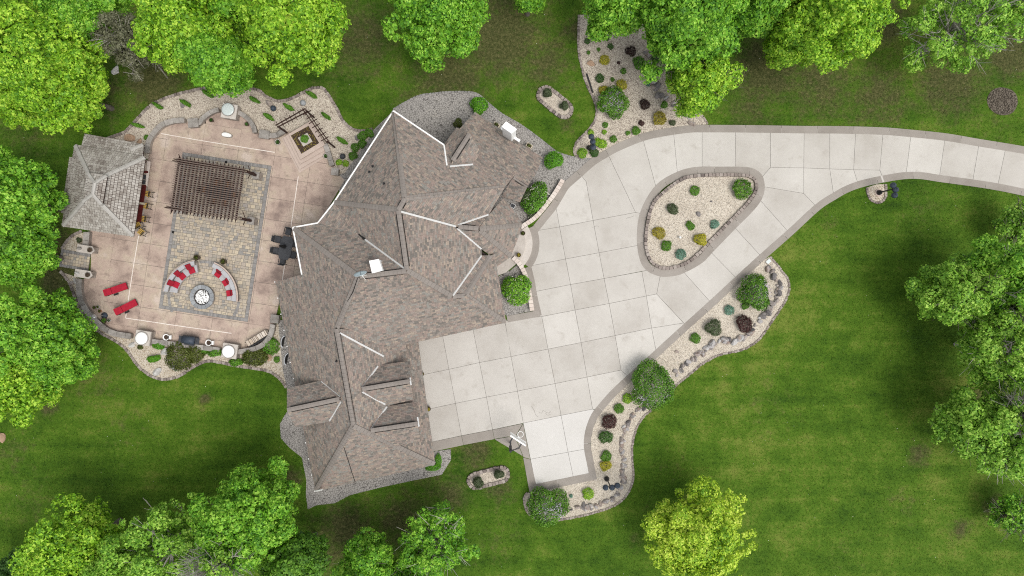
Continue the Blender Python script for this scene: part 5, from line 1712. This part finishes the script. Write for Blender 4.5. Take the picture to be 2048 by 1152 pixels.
for k, (p, r, m, lab) in enumerate((((547, 217), .24, 'bluegrey', 'blue grey gazing ball beside the brown boulder'), ((606.5, 206), .24, 'ringstone', 'pale blue mottled gazing ball above the arbor corner'), ((685.5, 313), .24, 'sling', 'dark round globe in the gravel near the house eave'))):
    x, y, _ = W(*p, .3)
    o = thing('gazing_ball', lab, 'garden ornament', (x, y, .03))
    MB().lathe((x, y, .03), [(.14, 0), (.12, .08), (.07, .12)], 14).build('stand', 'stone', o)
    MB().lathe((x, y, .03), [(.03, .1), (r * .6, .14), (r * .95, .24), (r, .32), (r * .9, .42), (r * .6, .52), (r * .2, .57)], 20).build('ball', m, o, True)

# ================================================================== LAMPS AND HOOP


def lamp(base, heads, label, h=2.2):
    x, y, _ = W(*base)
    o = thing('lamp_post', label, 'lamp post', (x, y, .03))
    MB().lathe((x, y, .03), [(.2, 0), (.22, .1), (.19, .25), (.1, .42), (.07, .55)], 16).build('base', 'black', o, True)
    MB().tube((x, y, .5), (x, y, h), .06, .045, 10).build('post', 'black', o)
    for hp in heads:
        u, v, _ = W(*hp, h)
        a = MB()
        a.tube((x, y, h - .25), ((x + u) / 2, (y + v) / 2, h - .05), .03, n=6)
        a.tube(((x + u) / 2, (y + v) / 2, h - .05), (u, v, h - .12), .03, n=6)
        a.build('arm', 'black', o)
        hd = MB().lathe((u, v, h - .32), [(.1, 0), (.2, .04), (.24, .16), (.22, .3), (.12, .4), (.06, .44), (.04, .52)], 16).build('lamp_head', 'bluegrey', o, True)
        MB().lathe((u, v, h - .42), [(.05, 0), (.09, .05), (.09, .12)], 12).build('lamp_glass', 'glass', hd)


lamp((1757, 385.5), [(1788, 370), (1793, 379), (1791, 390)], 'dark three headed lamp post in the small bed beside the lane')
lamp((1213, 957), [(1211.5, 976), (1224.5, 976), (1235, 972)], 'dark three headed lamp post at the lower end of the driveway bed')
lamp((1178, 296), [(1183, 272.5), (1186, 282.5), (1187, 293.5)], 'dark three headed lamp post at the walk corner of the north bed')

x, y, _ = W(1021, 885)
hp = thing('basketball_hoop', 'white backboard basketball hoop on a black pole at the drive edge', 'basketball hoop', (x, y, 0))
MB().box(x, y, 0, .13, .13, 3.25).build('pole', 'black', hp)
MB().box(x, y + .02, 1.6, .22, .2, 1.1).build('pole_pad', 'black', hp)
A, B = Vector(W(1020.5, 869, 3.45)), Vector(W(1051, 889, 3.45))
mid, dr = (A + B) / 2, (B - A).normalized()
nr = Vector((-dr.y, dr.x, 0))
if nr.dot(Vector((x, y, 0)) - Vector((mid.x, mid.y, 0))) > 0:
    nr = -nr
bb = MB()
for w_, z0, z1 in ((1.37, 2.9, 3.95),):
    p = [mid + dr * sx * w_ / 2 + nr * k for sx, k in ((-1, 0), (1, 0), (1, .05), (-1, .05))]
    bb.prism([(q.x, q.y) for q in p], z0, z1)
bb.build('backboard', 'white', hp)
fb = MB()
p = [mid + dr * sx * .72 + nr * k for sx, k in ((-1, -.03), (1, -.03), (1, .08), (-1, .08))]
fb.prism([(q.x, q.y) for q in p], 3.95, 4.0)
fb.prism([(q.x, q.y) for q in p], 2.85, 2.9)
fb.build('backboard_frame', 'white', hp)
rc = Vector((mid.x, mid.y, 3.05)) + nr * .38
rim = MB()
for k in range(20):
    a0, a1 = 2 * PI * k / 20, 2 * PI * (k + 1) / 20
    rim.tube(rc + Vector((.229 * math.cos(a0), .229 * math.sin(a0), 0)), rc + Vector((.229 * math.cos(a1), .229 * math.sin(a1), 0)), .022, n=6)
rim.box(*(rc - nr * .29)[:2], 3.02, .16, .14, .06, math.atan2(dr.y, dr.x))
rim.build('rim', 'white', hp)
net = MB()
for k in range(10):
    a0, a1 = 2 * PI * k / 10, 2 * PI * (k + 1) / 10
    for s0, s1 in ((a0, a1), (a1, a0)):
        net.tube(rc + Vector((.22 * math.cos(s0), .22 * math.sin(s0), -.01)), rc + Vector((.15 * math.cos(s1), .15 * math.sin(s1), -.38)), .005, n=4)
net.build('net', 'white', hp)
for zz in (3.1, 3.6):
    for sx in (-1, 1):
        e = Vector((mid.x, mid.y, zz)) + dr * sx * .42
        kn = Vector((x, y, zz)).lerp(e, .55) + dr * sx * .18
        m = MB()
        m.tube((x + .05 * sx, y, 3.15 if zz < 3.3 else 2.7), kn, .03, n=6)
        m.tube(kn, e, .03, n=6)
        m.build('support_arm', 'sling', hp)
# ================================================================== SHRUBS


def shrub(p, r, kind, label, h=None, fl=None, nfl=0, ls=None, group=None, squash=(1.0, 1.0), rot=0.0, name='shrub', z0=.03, rough=.2, flbias=None):
    """r in photo pixels; a dome of leaves on short stems"""
    rr = r / S
    h = h or rr * 1.1
    x, y, _ = W(*p, z0 + h * .5)
    rr *= (1 - h * .5 / H)
    ls = ls or min(.13, max(.045, rr * .16))
    o = thing(name, label, 'shrub', (x, y, z0), group)
    n = int(min(7000, 8.6 * rr * (rr + h) / (ls * ls * .45)))
    D = rand_dirs(n, -.25)
    lob = rand_dirs(14, -.1)
    bump = 1 - rough * 1.2 + rough * 2.4 * np.clip((D @ lob.T).max(1) - .72, 0, 1) / .28
    rad = bump * rng.uniform(.62, 1.03, n) ** .6
    cr, sr = math.cos(rot), math.sin(rot)
    L = D * rad[:, None] * np.array([rr * squash[0], rr * squash[1], h * .62])
    C = np.stack([L[:, 0] * cr - L[:, 1] * sr, L[:, 0] * sr + L[:, 1] * cr, L[:, 2]], 1) + np.array([x, y, z0 + h * .38])
    V, F = leaf_quads(C, D + np.array([0, 0, .25]), ls, .6)
    npobj('foliage', V, F, LEAF[kind], o)
    st = MB()
    for k in range(4):
        a = k * PI / 2 + .4
        st.tube((x, y, z0 - .05), (x + math.cos(a) * rr * .5, y + math.sin(a) * rr * .5, z0 + h * .5), .03 * min(1, rr + .3), .012, 5)
    st.build('stem', 'bark', o)
    if fl:
        D = rand_dirs(nfl * 6, .05)
        if flbias is not None:
            w = D @ (np.array(flbias) / np.linalg.norm(flbias))
            D = D[np.argsort(-w + rng.normal(0, .35, len(w)))]
        D = D[:nfl]
        CC = []
        for dd in D:
            m = rng.integers(3, 7)
            CC.append(dd[None] * np.array([rr * squash[0], rr * squash[1], h * .62]) * 1.0 + rng.normal(0, ls * .45, (m, 3)))
        CC = np.concatenate(CC)
        CC = np.stack([CC[:, 0] * cr - CC[:, 1] * sr, CC[:, 0] * sr + CC[:, 1] * cr, CC[:, 2]], 1) + np.array([x, y, z0 + h * .38 + .02])
        V, F = leaf_quads(CC, np.tile([0, 0, 1.0], (len(CC), 1)), ls * .55, .6)
        tag(npobj('flowers', V, F, LEAF[fl], o), kind='stuff')
    return o


SH = [  # position, radius, leaf, label, extras
    ((1390, 381), 9, 'green', 'small green shrub at the top of the driveway island', {}), ((1484, 378), 18, 'deep', 'large dark green dome shrub at the right tip of the driveway island', {}),
    ((1345, 419), 11, 'greygreen', 'grey brown shrub at the upper left of the driveway island', {}), ((1381, 451), 8.5, 'green', 'small green shrub in the middle of the driveway island', {}), ((1430, 449), 8.5, 'teal', 'blue spruce tuft at the right of the driveway island', {}),
    ((1318, 466), 11.5, 'bronze', 'bronze yellow shrub at the left of the driveway island', {}), ((1333, 491), 10, 'green', 'green shrub below the bronze one on the driveway island', {}), ((1401, 480), 12.5, 'gold', 'golden shrub at the lower right of the driveway island', {}),
    ((1362, 509), 9.5, 'teal', 'blue spruce tuft at the bottom tip of the driveway island', {}),
    ((1513, 586), 32, 'deep', 'big round lilac with few pale flowers at the top of the driveway bed', dict(h=1.7, fl='lilac', nfl=70, flbias=(.1, .2, 1))), ((1490, 611), 8, 'green', 'small green shoot bush at the foot of the top lilac', {}), ((1518, 559), 8, 'lime', 'lime tuft peeking over the top lilac', {}),
    ((1459, 620.5), 9, 'teal', 'blue spruce tuft beside the drive in the long bed', {}), ((1488, 648), 15.5, 'purple', 'dark maroon shrub against the upper boulders', {}), ((1427, 656), 15.5, 'greygreen', 'round grey green shrub in the upper driveway bed', {}), ((1391, 677), 9.5, 'green', 'small bright green shrub left of the grey green one', {}),
    ((1305, 769), 43, 'deep', 'largest lilac bush with mauve flowers on its lower side', dict(h=2.2, fl='lilac', nfl=120, flbias=(.2, -.7, .8))), ((1255, 797), 9, 'lime', 'lime shrub just below the largest lilac', {}), ((1238, 818), 9, 'green', 'dark green ball shrub below the lime one', {}),
    ((1218, 843), 14, 'purple', 'spiky maroon shrub in the lower driveway bed', {}), ((1212, 874), 12.5, 'dark', 'dark green shrub below the spiky maroon one', {}), ((1212, 913), 10, 'green', 'green shrub touching the yellow one in the lower driveway bed', {}),
    ((1211.6, 932), 10.5, 'gold', 'yellow shrub above the lower lamp post', {}), ((1176, 988), 10.5, 'lime', 'lime ball shrub between the lower lamp and the white lilac', {}), ((1096, 1012), 36, 'deep', 'big lilac with white flowers at the tail of the driveway bed', dict(h=1.8, fl='lilac', nfl=120, flbias=(.3, -.3, 1))),
    ((1142, 992), 3.5, 'teal', 'tiny blue green seedling beside the white flowered lilac', {}),
    ((1226, 205), 28, 'deep', 'round lilac dome with pale flowers in the north bed', dict(h=1.5, fl='lilac', nfl=130, flbias=(.1, .1, 1))), ((1209, 120), 9, 'gold', 'yellow shrub at the upper left of the north bed', {}), ((1242, 171), 10.5, 'gold', 'golden ball shrub above the lilac dome', {}), ((1207, 181), 9, 'gold', 'golden shrub at the upper left shoulder of the lilac dome', {}),
    ((1200, 156), 8, 'dark', 'dark green shrub beside the timber edging in the north bed', {}), ((1277, 126), 12, 'green', 'mid green shrub near the dark boulders in the north bed', {}), ((1290, 208), 9.5, 'maroon', 'nearly black round shrub in the middle of the north bed', dict(h=.5)), ((1261, 102), 9.5, 'maroon', 'dark maroon shrub under the maple edge', {}),
    ((1319, 237), 12.5, 'bronze', 'olive yellow round shrub near the drive in the north bed', {}), ((1283, 246), 5.5, 'purple', 'small maroon shrub near the drive in the north bed', {}), ((1272, 262), 8.5, 'green', 'green shrub at the drive edge of the north bed', {}), ((1256, 266), 4.5, 'green', 'small green plant left of the drive edge shrub', {}),
    ((1227, 278), 6.5, 'green', 'green plant between the lamp and the drive edge shrub', {}), ((1211, 249.6), 5.5, 'green', 'small green plant below the lilac dome', {}), ((1209, 264), 4.5, 'lime', 'small lime plant right of the north lamp', {}), ((1201, 286), 11, 'lime', 'oval lime shrub right of the north lamp post', dict(squash=(1.1, .8), rot=-.5)),
    ((1188, 305), 8.5, 'dark', 'dark green shrub at the foot of the north lamp post', {}), ((1165, 306), 9, 'lime', 'lime shrub at the walk corner of the north bed', {}), ((1182, 265), 6, 'lime', 'lime tuft above the north lamp post', {}),
    ((1175, 82), 5.5, 'dark', 'small dark shrub at the top left of the north bed', {}), ((1192, 75), 5, 'dark', 'small dark shrub second from the left at the top of the north bed', {}), ((1213, 76), 5, 'dark', 'small dark shrub third from the left at the top of the north bed', {}), ((1221, 93), 5.5, 'dark', 'small dark shrub at the maple edge in the north bed', {}),
    ((1197, 99), 3.5, 'green', 'tiny green seedling above the upper yellow shrub', {}), ((1177, 105), 3.5, 'green', 'tiny green seedling above the tan boulder', {}), ((1247, 142), 5.5, 'green', 'small green plant in the open middle of the north bed', {}), ((1225, 159), 4, 'green', 'tiny plant left of the golden ball shrub', {}),
    ((1293, 135), 5.5, 'green', 'small green plant left of the dark boulders', {}), ((1310, 119), 8, 'dark', 'dark shrub right of the dark boulders', {}), ((1311, 145), 7, 'dark', 'lower dark shrub right of the dark boulders', {}), ((1328, 210), 7, 'green', 'green shrub under the drooping maple branch', {}), ((1345, 245), 6, 'greygreen', 'grey green plant at the drive edge near the small boulders', {}), ((1296, 168), 4, 'teal', 'tiny blue green plant left of the dark boulders', {}),
    ((1237, 126 + 0), 3, 'purple', 'tiny maroon seedling in the open north bed', {}),
    ((957, 212), 16.5, 'bright', 'bright green ball bush at the north roof corner', dict(h=1.1, z0=.04)), ((1107, 321), 16.5, 'bright', 'bright green ball bush beside the driveway curve', dict(h=1.1, z0=.04)), ((916, 246), 9, 'juniper', 'dark olive bush in the roof nook on the north side', dict(z0=.04)),
    ((866, 935), 9, 'bright', 'lime bush at the lower garage corner, left lobe', dict(squash=(1.6, .7), rot=.1, z0=.04)), ((876, 921), 9, 'bright', 'lime bush at the lower garage corner, upper lobe', dict(squash=(.7, 1.4), z0=.04)),
    ((1074, 396), 27, 'green', 'large bush with white flowers behind the upper pale wall', dict(h=1.5, fl='whitefl', nfl=70, rough=.2, squash=(.9, 1.1), rot=-.7, z0=.04)), ((1054, 393), 12, 'greygreen', 'white blossoming shrub on the house side of the large flowering bush', dict(h=1.2, fl='whitefl', nfl=110, z0=.04)), ((1063, 431), 8, 'greygreen', 'small white blossoming shrub inside the curve of the upper pale wall', dict(fl='whitefl', nfl=50, z0=.04)),
    ((1034, 579), 27, 'maple', 'round bush with white flowers between the porch roof and the lower pale wall', dict(h=1.5, fl='whitefl', nfl=60, rough=.2, z0=.04)), ((1057, 585), 5, 'greygreen', 'small white blossoming tuft on top of the lower pale wall', dict(fl='whitefl', nfl=30)),
    ((358, 712), 26, 'juniper', 'wide dark olive juniper below the grill', dict(h=.8)), ((389, 708), 17, 'juniper', 'smaller dark olive juniper touching the wide one', dict(h=.7)), ((318, 690), 11, 'bright', 'bright green plant at the right foot of the left lidded pier', dict(squash=(1.1, .7))), ((307, 717), 11, 'bright', 'bright green spreading plant in the golden gravel', dict(squash=(1.1, .6), rot=.2)),
    ((510, 714), 24, 'juniper', 'dark olive juniper below the firewood rack', dict(h=.8, squash=(1.0, .7))), ((541, 693), 15, 'green', 'deep green grass like clump behind the firewood wall', dict(h=.6)), ((472, 725), 12, 'green', 'green clump below the white lidded pier by the firewood', dict(squash=(1.1, .6))), ((431, 706), 13, 'green', 'green clump left of the white lidded pier by the firewood', dict(squash=(1.2, .6))),
    ((408, 702), 10, 'green', 'green clump below the right white cup planter', dict(squash=(1.1, .6))), ((352, 718 + 22), 3, 'dark', 'tiny dark plant between the mottled boulder and the juniper', {}), ((554, 719), 6, 'green', 'small green plant near the west wall of the house', {}), ((280, 695), 5, 'juniper', 'small olive plant just below the left lidded pier', {}),
    ((158, 480), 5, 'greygreen', 'thin grey green plant beside the upper gate pillar', {}), ((293, 275), 5, 'green', 'small green plant beside the tan boulders', {}),
    ((725, 272), 9, 'green', 'left green shrub of the cluster at the house corner bed', {}), ((739, 265), 9, 'green', 'topmost green shrub of the cluster at the house corner bed', {}), ((724, 288), 8, 'green', 'middle green shrub of the cluster at the house corner bed', {}), ((710, 295), 8, 'green', 'green shrub left below the house corner cluster', {}), ((706, 312), 8, 'green', 'green shrub nearest the house eave in the patio bed', {}),
    ((691, 327), 6, 'lime', 'small lime plant right beside the dark globe', {}), ((678, 325), 6, 'lime', 'small lime plant below left of the dark globe', {}),
    ((956.5, 965), 10, 'greygreen', 'sparse left shrub in the oval bed by the basketball hoop', dict(h=.9)), ((998.4, 949), 9, 'greygreen', 'sparse right shrub in the oval bed by the basketball hoop', dict(h=.9)), ((1095, 186), 8, 'greygreen', 'upper thin evergreen in the oval bed north of the house', dict(h=.9)), ((1128, 211), 8, 'greygreen', 'lower thin evergreen in the oval bed north of the house', dict(h=.9)),
    ((609, 277.5), 7, 'green', 'round evergreen in the middle of the stepped planter', dict(z0=.6, h=.5)),
]
for p, r, k, lab, kw in SH:
    shrub(p, r, k, lab, **kw)
for k, (p, lab) in enumerate((((275, 251), 'leftmost slim evergreen of the patio north bed, near the pavilion'), ((317, 212), 'slim evergreen at the outer bend of the patio north bed'), ((371, 206), 'slim evergreen beside the flat brown rock in the patio north bed'), ((415, 187), 'slim evergreen just under the maple at the patio north bed'), ((509, 200), 'slim evergreen right of the north pier in the patio bed'),
                              ((577, 214), 'slim evergreen above the arbor beams'), ((537, 233), 'slim evergreen between the boulder and the arbor'), ((623, 189), 'slim evergreen at the top bulge of the patio north bed'), ((653, 232), 'slim evergreen right of the arbor corner'), ((684, 281), 'slim evergreen between the planter and the house shrubs'))):
    shrub(p, 8, 'green', lab, h=.9, squash=(1.35, .48), rot=-.55 if k else -.3, name='slim_evergreen')
gl2 = thing('garden_globe', 'small white globe light standing in the driveway island gravel', 'globe', W(1358.5, 475, .06))
MB().tube((*W(1358.5, 475)[:2], .03), (*W(1358.5, 475)[:2], .2), .03).build('stem', 'silver', gl2)
MB().lathe((*W(1358.5, 475)[:2], .2), [(.03, 0), (.09, .04), (.11, .11), (.08, .19), (.02, .22)], 14).build('globe', 'white', gl2, True)
ub = thing('utility_box', 'pale utility box lid in the gravel at the top corner of the driveway bed', 'utility box', W(1536, 523, .03))
MB().box(*W(1536, 523)[:2], .0, .42, .32, .12, .75).build('box', 'palestone', ub)
MB().box(*W(1536, 523)[:2], .12, .36, .26, .02, .75).build('lid', 'glass', ub)


# ================================================================== TREES
def tree(p, r, h, kind, label, sparse=0.0, ls=.16, squash=(1, 1), bark='bark', dens=1.0, name='maple_tree', low=-.8, cat='tree', spray=0):
    """p and r: crown centre and radius in the photo"""
    zc = h * .54
    x, y, _ = W(*p, zc)
    rr = r / S * (1 - zc / H)
    rz = h * .46
    root = thing(name, label, cat, (x, y, 0))
    el = np.array([rr * squash[0], rr * squash[1], rz])
    lr = np.clip(rr * .3, .75, 1.5)                       # boughs, each carrying its own leaf clumps
    D0 = fib_dirs(int(dens * 1.5 * rr * (rr + rz) / (lr * lr) * (1 - .35 * sparse)), low)
    D0 += rng.normal(0, .1, D0.shape)
    D0 /= np.linalg.norm(D0, axis=1)[:, None]
    nb = len(D0)
    br = lr * rng.uniform(.45, 1.2, nb)
    az = np.arctan2(D0[:, 1], D0[:, 0])
    ph = rng.uniform(0, 6.28, 3)
    wob = 1 + (0 if kind == 'yellow' else 1) * (.09 * np.sin(2 * az + ph[0]) + .08 * np.sin(3 * az + ph[1]) + .07 * np.sin(5 * az + ph[2]))
    L = D0 * wob[:, None] * (1 - br / rr - rng.uniform(0, .3 + .15 * sparse, nb))[:, None] * el + np.array([x, y, zc])
    nc = 13
    E0 = np.concatenate([fib_dirs(nc, -.35) @ np.array(Matrix.Rotation(random.uniform(0, 6.3), 3, 'Z')).T for _ in range(nb)])
    bi = np.repeat(np.arange(nb), nc)
    E0 = E0 + D0[bi] * .35 + rng.normal(0, .12, E0.shape)
    E0 /= np.linalg.norm(E0, axis=1)[:, None]
    C = L[bi] + E0 * (br[bi] * rng.uniform(.6, 1.06, len(bi)))[:, None]
    D = E0
    if sparse:
        keep = rng.random(len(C)) > sparse * .7
        C, D = C[keep], D[keep]
    k = 1 - C[:, 2] / H                                   # crowns run on a few metres past the picture and no further
    ok = (np.abs(C[:, 0]) < 42.7 * k + 4.5) & (np.abs(C[:, 1]) < 24 * k + 4.5) & (C[:, 2] > .9)
    C, D = C[ok], D[ok]
    ncl = len(C)
    cr = rng.uniform(.22, .52, ncl) * (1 - .1 * sparse)
    per = (64 * (cr / .42) ** 1.6 * (1 - .3 * sparse)).astype(int) + 6
    idx = np.repeat(np.arange(ncl), per)
    n = len(idx)
    d2 = rand_dirs(n, -.4)
    LC = C[idx] + d2 * (cr[idx] * rng.uniform(.6, 1.08, n))[:, None] * np.array([1, 1, .75])
    lsz = ls * rng.uniform(.65, 1.25, n)
    N2 = d2 + D[idx] * .3 + np.array([0, 0, .3])
    if not sparse:                                        # shaded inner leaves
        DI = fib_dirs(int(n * .13), -.5)
        LC = np.concatenate([LC, DI * el * rng.uniform(.45, .62, len(DI))[:, None] + np.array([x, y, zc])])
        N2 = np.concatenate([N2, DI])
        lsz = np.concatenate([lsz, np.full(len(DI), ls * 1.5)])
        ok = (np.abs(LC[:, 0]) < 46) & (np.abs(LC[:, 1]) < 28)
        LC, N2, lsz = LC[ok], N2[ok], lsz[ok]
    V, F = leaf_tris(LC, N2, lsz, .35)
    npobj('crown', V, F, LEAF[kind], root)
    t = MB()
    tr = max(.12, h * .018)
    top = zc + rz * .35
    segs = 5
    pts = [Vector((x + random.uniform(-.12, .12) * k, y + random.uniform(-.12, .12) * k, top * k / segs)) for k in range(segs + 1)]
    pts[0] = Vector((x, y, -.1))
    for k in range(segs):
        t.tube(pts[k], pts[k + 1], tr * (1.25 if k == 0 else 1 - .16 * k), tr * (1 - .16 * (k + 1)), 9)
    t.build('trunk', bark, root)
    lm = MB()
    nl = 10 if not sparse else int(20 + 30 * sparse)
    for k in range(nl):
        j = rng.integers(0, ncl)
        e = Vector(C[j])
        s = pts[random.choice([2, 3, 4] if not sparse else [1, 2, 3, 4])]
        m = s.lerp(e, .5) + Vector((random.uniform(-.3, .3), random.uniform(-.3, .3), random.uniform(.2, .7)))
        lm.tube(s, m, tr * .42, tr * .26, 6)
        lm.tube(m, e, tr * .26, tr * .07, 6)
        if sparse:
            for _ in range(5):
                f = e + Vector((random.uniform(-1.1, 1.1), random.uniform(-1.1, 1.1), random.uniform(.1, .8)))
                lm.tube(m.lerp(e, random.uniform(.3, 1)), f, .026, .009, 4)
    for _ in range(spray):                                # bare boughs fanning out of the top
        dd = Vector(rand_dirs(1, .1)[0])
        s = Vector((x, y, zc - rz * .3))
        e = Vector((x + dd.x * rr * .95, y + dd.y * rr * .95, zc + dd.z * rz * 1.02))
        m = s.lerp(e, .5) + Vector((random.uniform(-.3, .3), random.uniform(-.3, .3), random.uniform(-.2, .4)))
        lm.tube(s, m, .06, .035, 5)
        lm.tube(m, e, .035, .01, 5)
        for _ in range(7):
            p0 = m.lerp(e, random.uniform(0, .95))
            lm.tube(p0, p0 + dd * random.uniform(.3, .8) + Vector((random.uniform(-.6, .6), random.uniform(-.6, .6), random.uniform(0, .4))), .016, .006, 4)
    lm.build('branches', bark, root)
    return root


TR = [
    ((75, 120), 150, 13, 'lime', 'big bright lime maple filling the top left corner', {}), ((175, 30), 85, 10, 'maple', 'darker maple behind the top left corner tree', {}), ((-40, 40), 90, 12, 'maple', 'maple cut by the left edge above the corner maple', {}), ((130, 175), 78, 11, 'lime', 'lower right limb maple of the top left clump', {}), ((30, 205), 48, 9, 'lime', 'low lime maple at the left edge above the pavilion', {}),
    ((375, 60), 112, 12, 'lime', 'yellow lime maple at the top above the curved patio wall', {}), ((590, 45), 125, 13, 'lime', 'bright maple at the top right of the yellow lime one', {}), ((440, 125), 68, 11, 'maple', 'maple reaching over the patio north bed', {}), ((500, -20), 90, 12, 'maple', 'maple at the top edge between two lime crowns', {}),
    ((875, 25), 112, 12, 'maple', 'rounded maple at the top edge above the cobble walk', {}), ((1058, -22), 38, 9, 'maple', 'tree tip just entering at the top edge', {}),
    ((1235, -10), 85, 11, 'maple', 'maple at the top edge over the north bed', {}), ((1372, 45), 118, 13, 'maple', 'large maple over the boulders of the north bed', {}), ((1400, 165), 72, 9, 'lime', 'yellow green low maple drooping beside the north bed', dict(sparse=.35)), ((1520, 5), 70, 10, 'maple', 'maple between the two large crowns at the top right', {}),
    ((1665, 25), 126, 12, 'lime', 'bright lime maple at the top right of centre', {}), ((1590, 70), 60, 9, 'lime', 'low lime limb tree left of the bright top right maple', {}),
    ((1920, 60), 100, 9, 'pale', 'thin pale tree with bare grey branches in the top right corner', dict(sparse=.35, bark='barkpale', squash=(1.25, .95), spray=22)), ((2040, -10), 80, 9, 'pale', 'thin tree cut by the top right picture corner', dict(sparse=.8, bark='barkpale')),
    ((15, 400), 105, 12, 'maple', 'dense green maple at the left edge beside the pavilion', {}), ((30, 510), 72, 10, 'maple', 'green maple at the left edge beside the gate path', {}), ((-20, 480), 80, 12, 'deep', 'deep green tree cut by the left edge', {}),
    ((75, 670), 108, 11, 'maple', 'bright maple left of the curved patio wall', {}), ((20, 760), 92, 11, 'lime', 'lime maple at the left edge below the patio', {}), ((120, 720), 60, 9, 'maple', 'lower green maple nearest the golden gravel bed', {}),
    ((150, 1095), 100, 11, 'lime', 'pale lime maple at the bottom left', {}), ((340, 1095), 112, 11, 'pale', 'pale thin topped tree in the bottom left clump', dict(sparse=.25, bark='barkpale')), ((500, 1035), 120, 12, 'maple', 'full green maple nearest the lower left house corner', {}), ((590, 1120), 60, 10, 'deep', 'dark maple at the bottom edge right of the full green one', {}),
    ((455, 1118), 62, 15, 'pale', 'half bare tree with grey branches at the bottom edge', dict(sparse=1.0, bark='barkpale', dens=.8, spray=70)), ((250, 1160), 90, 11, 'pale', 'pale tree cut by the bottom edge', {}), ((15, 1150), 40, 8, 'dark', 'dark small tree in the bottom left corner', {}),
    ((870, 1080), 82, 9, 'maple', 'airy light green tree at the bottom below the oval bed', dict(sparse=.5, bark='barkpale')), ((735, 1140), 75, 9, 'maple', 'rounded green tree at the bottom edge left of the airy one', dict(sparse=.15)), ((830, 1150), 60, 8, 'maple', 'low green tree at the bottom edge below the airy one', dict(sparse=.3)),
    ((1392, 1072), 122, 8, 'yellow', 'round yellow green young maple standing alone on the lower lawn', dict(ls=.15)),
    ((1905, 585), 78, 9, 'pale', 'leftmost tree of the right hand row, bright leaved', dict(sparse=.15)), ((1990, 560), 85, 10, 'maple', 'tree at the top of the right hand row', dict(sparse=.15, bark='barkpale')), ((2035, 450), 42, 4.5, 'pale', 'small pale tree at the right edge below the lane', dict(sparse=.3)), ((2005, 700), 92, 10, 'pale', 'tree in the middle of the right hand row', dict(sparse=.15, bark='barkpale')),
    ((2050, 610), 55, 12, 'pale', 'half bare pale tree at the right edge', dict(sparse=.95, bark='barkpale', spray=50)), ((2050, 830), 60, 12, 'pale', 'half bare pale tree at the right edge above the lowest branchy one', dict(sparse=.95, bark='barkpale', spray=50)), ((1950, 840), 76, 9, 'pale', 'lower left tree of the right hand row', dict(sparse=.15)), ((2020, 890), 88, 10, 'pale', 'pale branchy tree low in the right hand row', dict(sparse=.35, bark='barkpale')), ((2030, 1030), 50, 4, 'maple', 'thin small tree at the lower right edge', dict(sparse=.7)),
]
for p, r, h, k, lab, kw in TR:
    tree(p, r, h, k, lab, **kw)
tree((266, 85), 66, 8, 'olive', 'grey olive half bare evergreen between two bright top left maples', sparse=.55, ls=.12, dens=1.4, name='olive_tree', bark='barkpale')

# ================================================================== GRASS
P = rng.uniform([-43.5, -25], [43.5, 25], (420000, 2))
keep = np.ones(len(P), bool)
for q in EXCL:
    a = np.array(q)
    lo, hi = a.min(0), a.max(0)
    m = np.where(keep & (P[:, 0] > lo[0]) & (P[:, 0] < hi[0]) & (P[:, 1] > lo[1]) & (P[:, 1] < hi[1]))[0]
    if len(m):
        keep[m[inside(P[m], q)]] = False
P = P[keep]
n = len(P)
a = rng.uniform(0, 2 * PI, n)
hgt = rng.uniform(.03, .07, n)
wid = rng.uniform(.015, .035, n)
lean = rng.normal(0, .05, (n, 2))
V = np.zeros((n, 3, 3))
V[:, 0, 0], V[:, 0, 1] = P[:, 0] + np.cos(a) * wid, P[:, 1] + np.sin(a) * wid
V[:, 1, 0], V[:, 1, 1] = P[:, 0] - np.cos(a) * wid, P[:, 1] - np.sin(a) * wid
V[:, 2, :2] = P + lean
V[:, 2, 2] = hgt
gr2 = npobj('grass', V.reshape(-1, 3), np.arange(n * 3).reshape(n, 3), MT['blade'], lawn, attr=np.repeat(dry_shade_at(P), 3))
tag(gr2, kind='stuff')
k = rng.integers(0, n, 240)
D = np.tile([0, 0, 1.0], (len(k), 1))
V, F = leaf_quads(np.c_[P[k], np.full(len(k), .07)], D, .055, .3)
tag(npobj('clover_flowers', V, F, LEAF['whitefl'], lawn), kind='stuff')
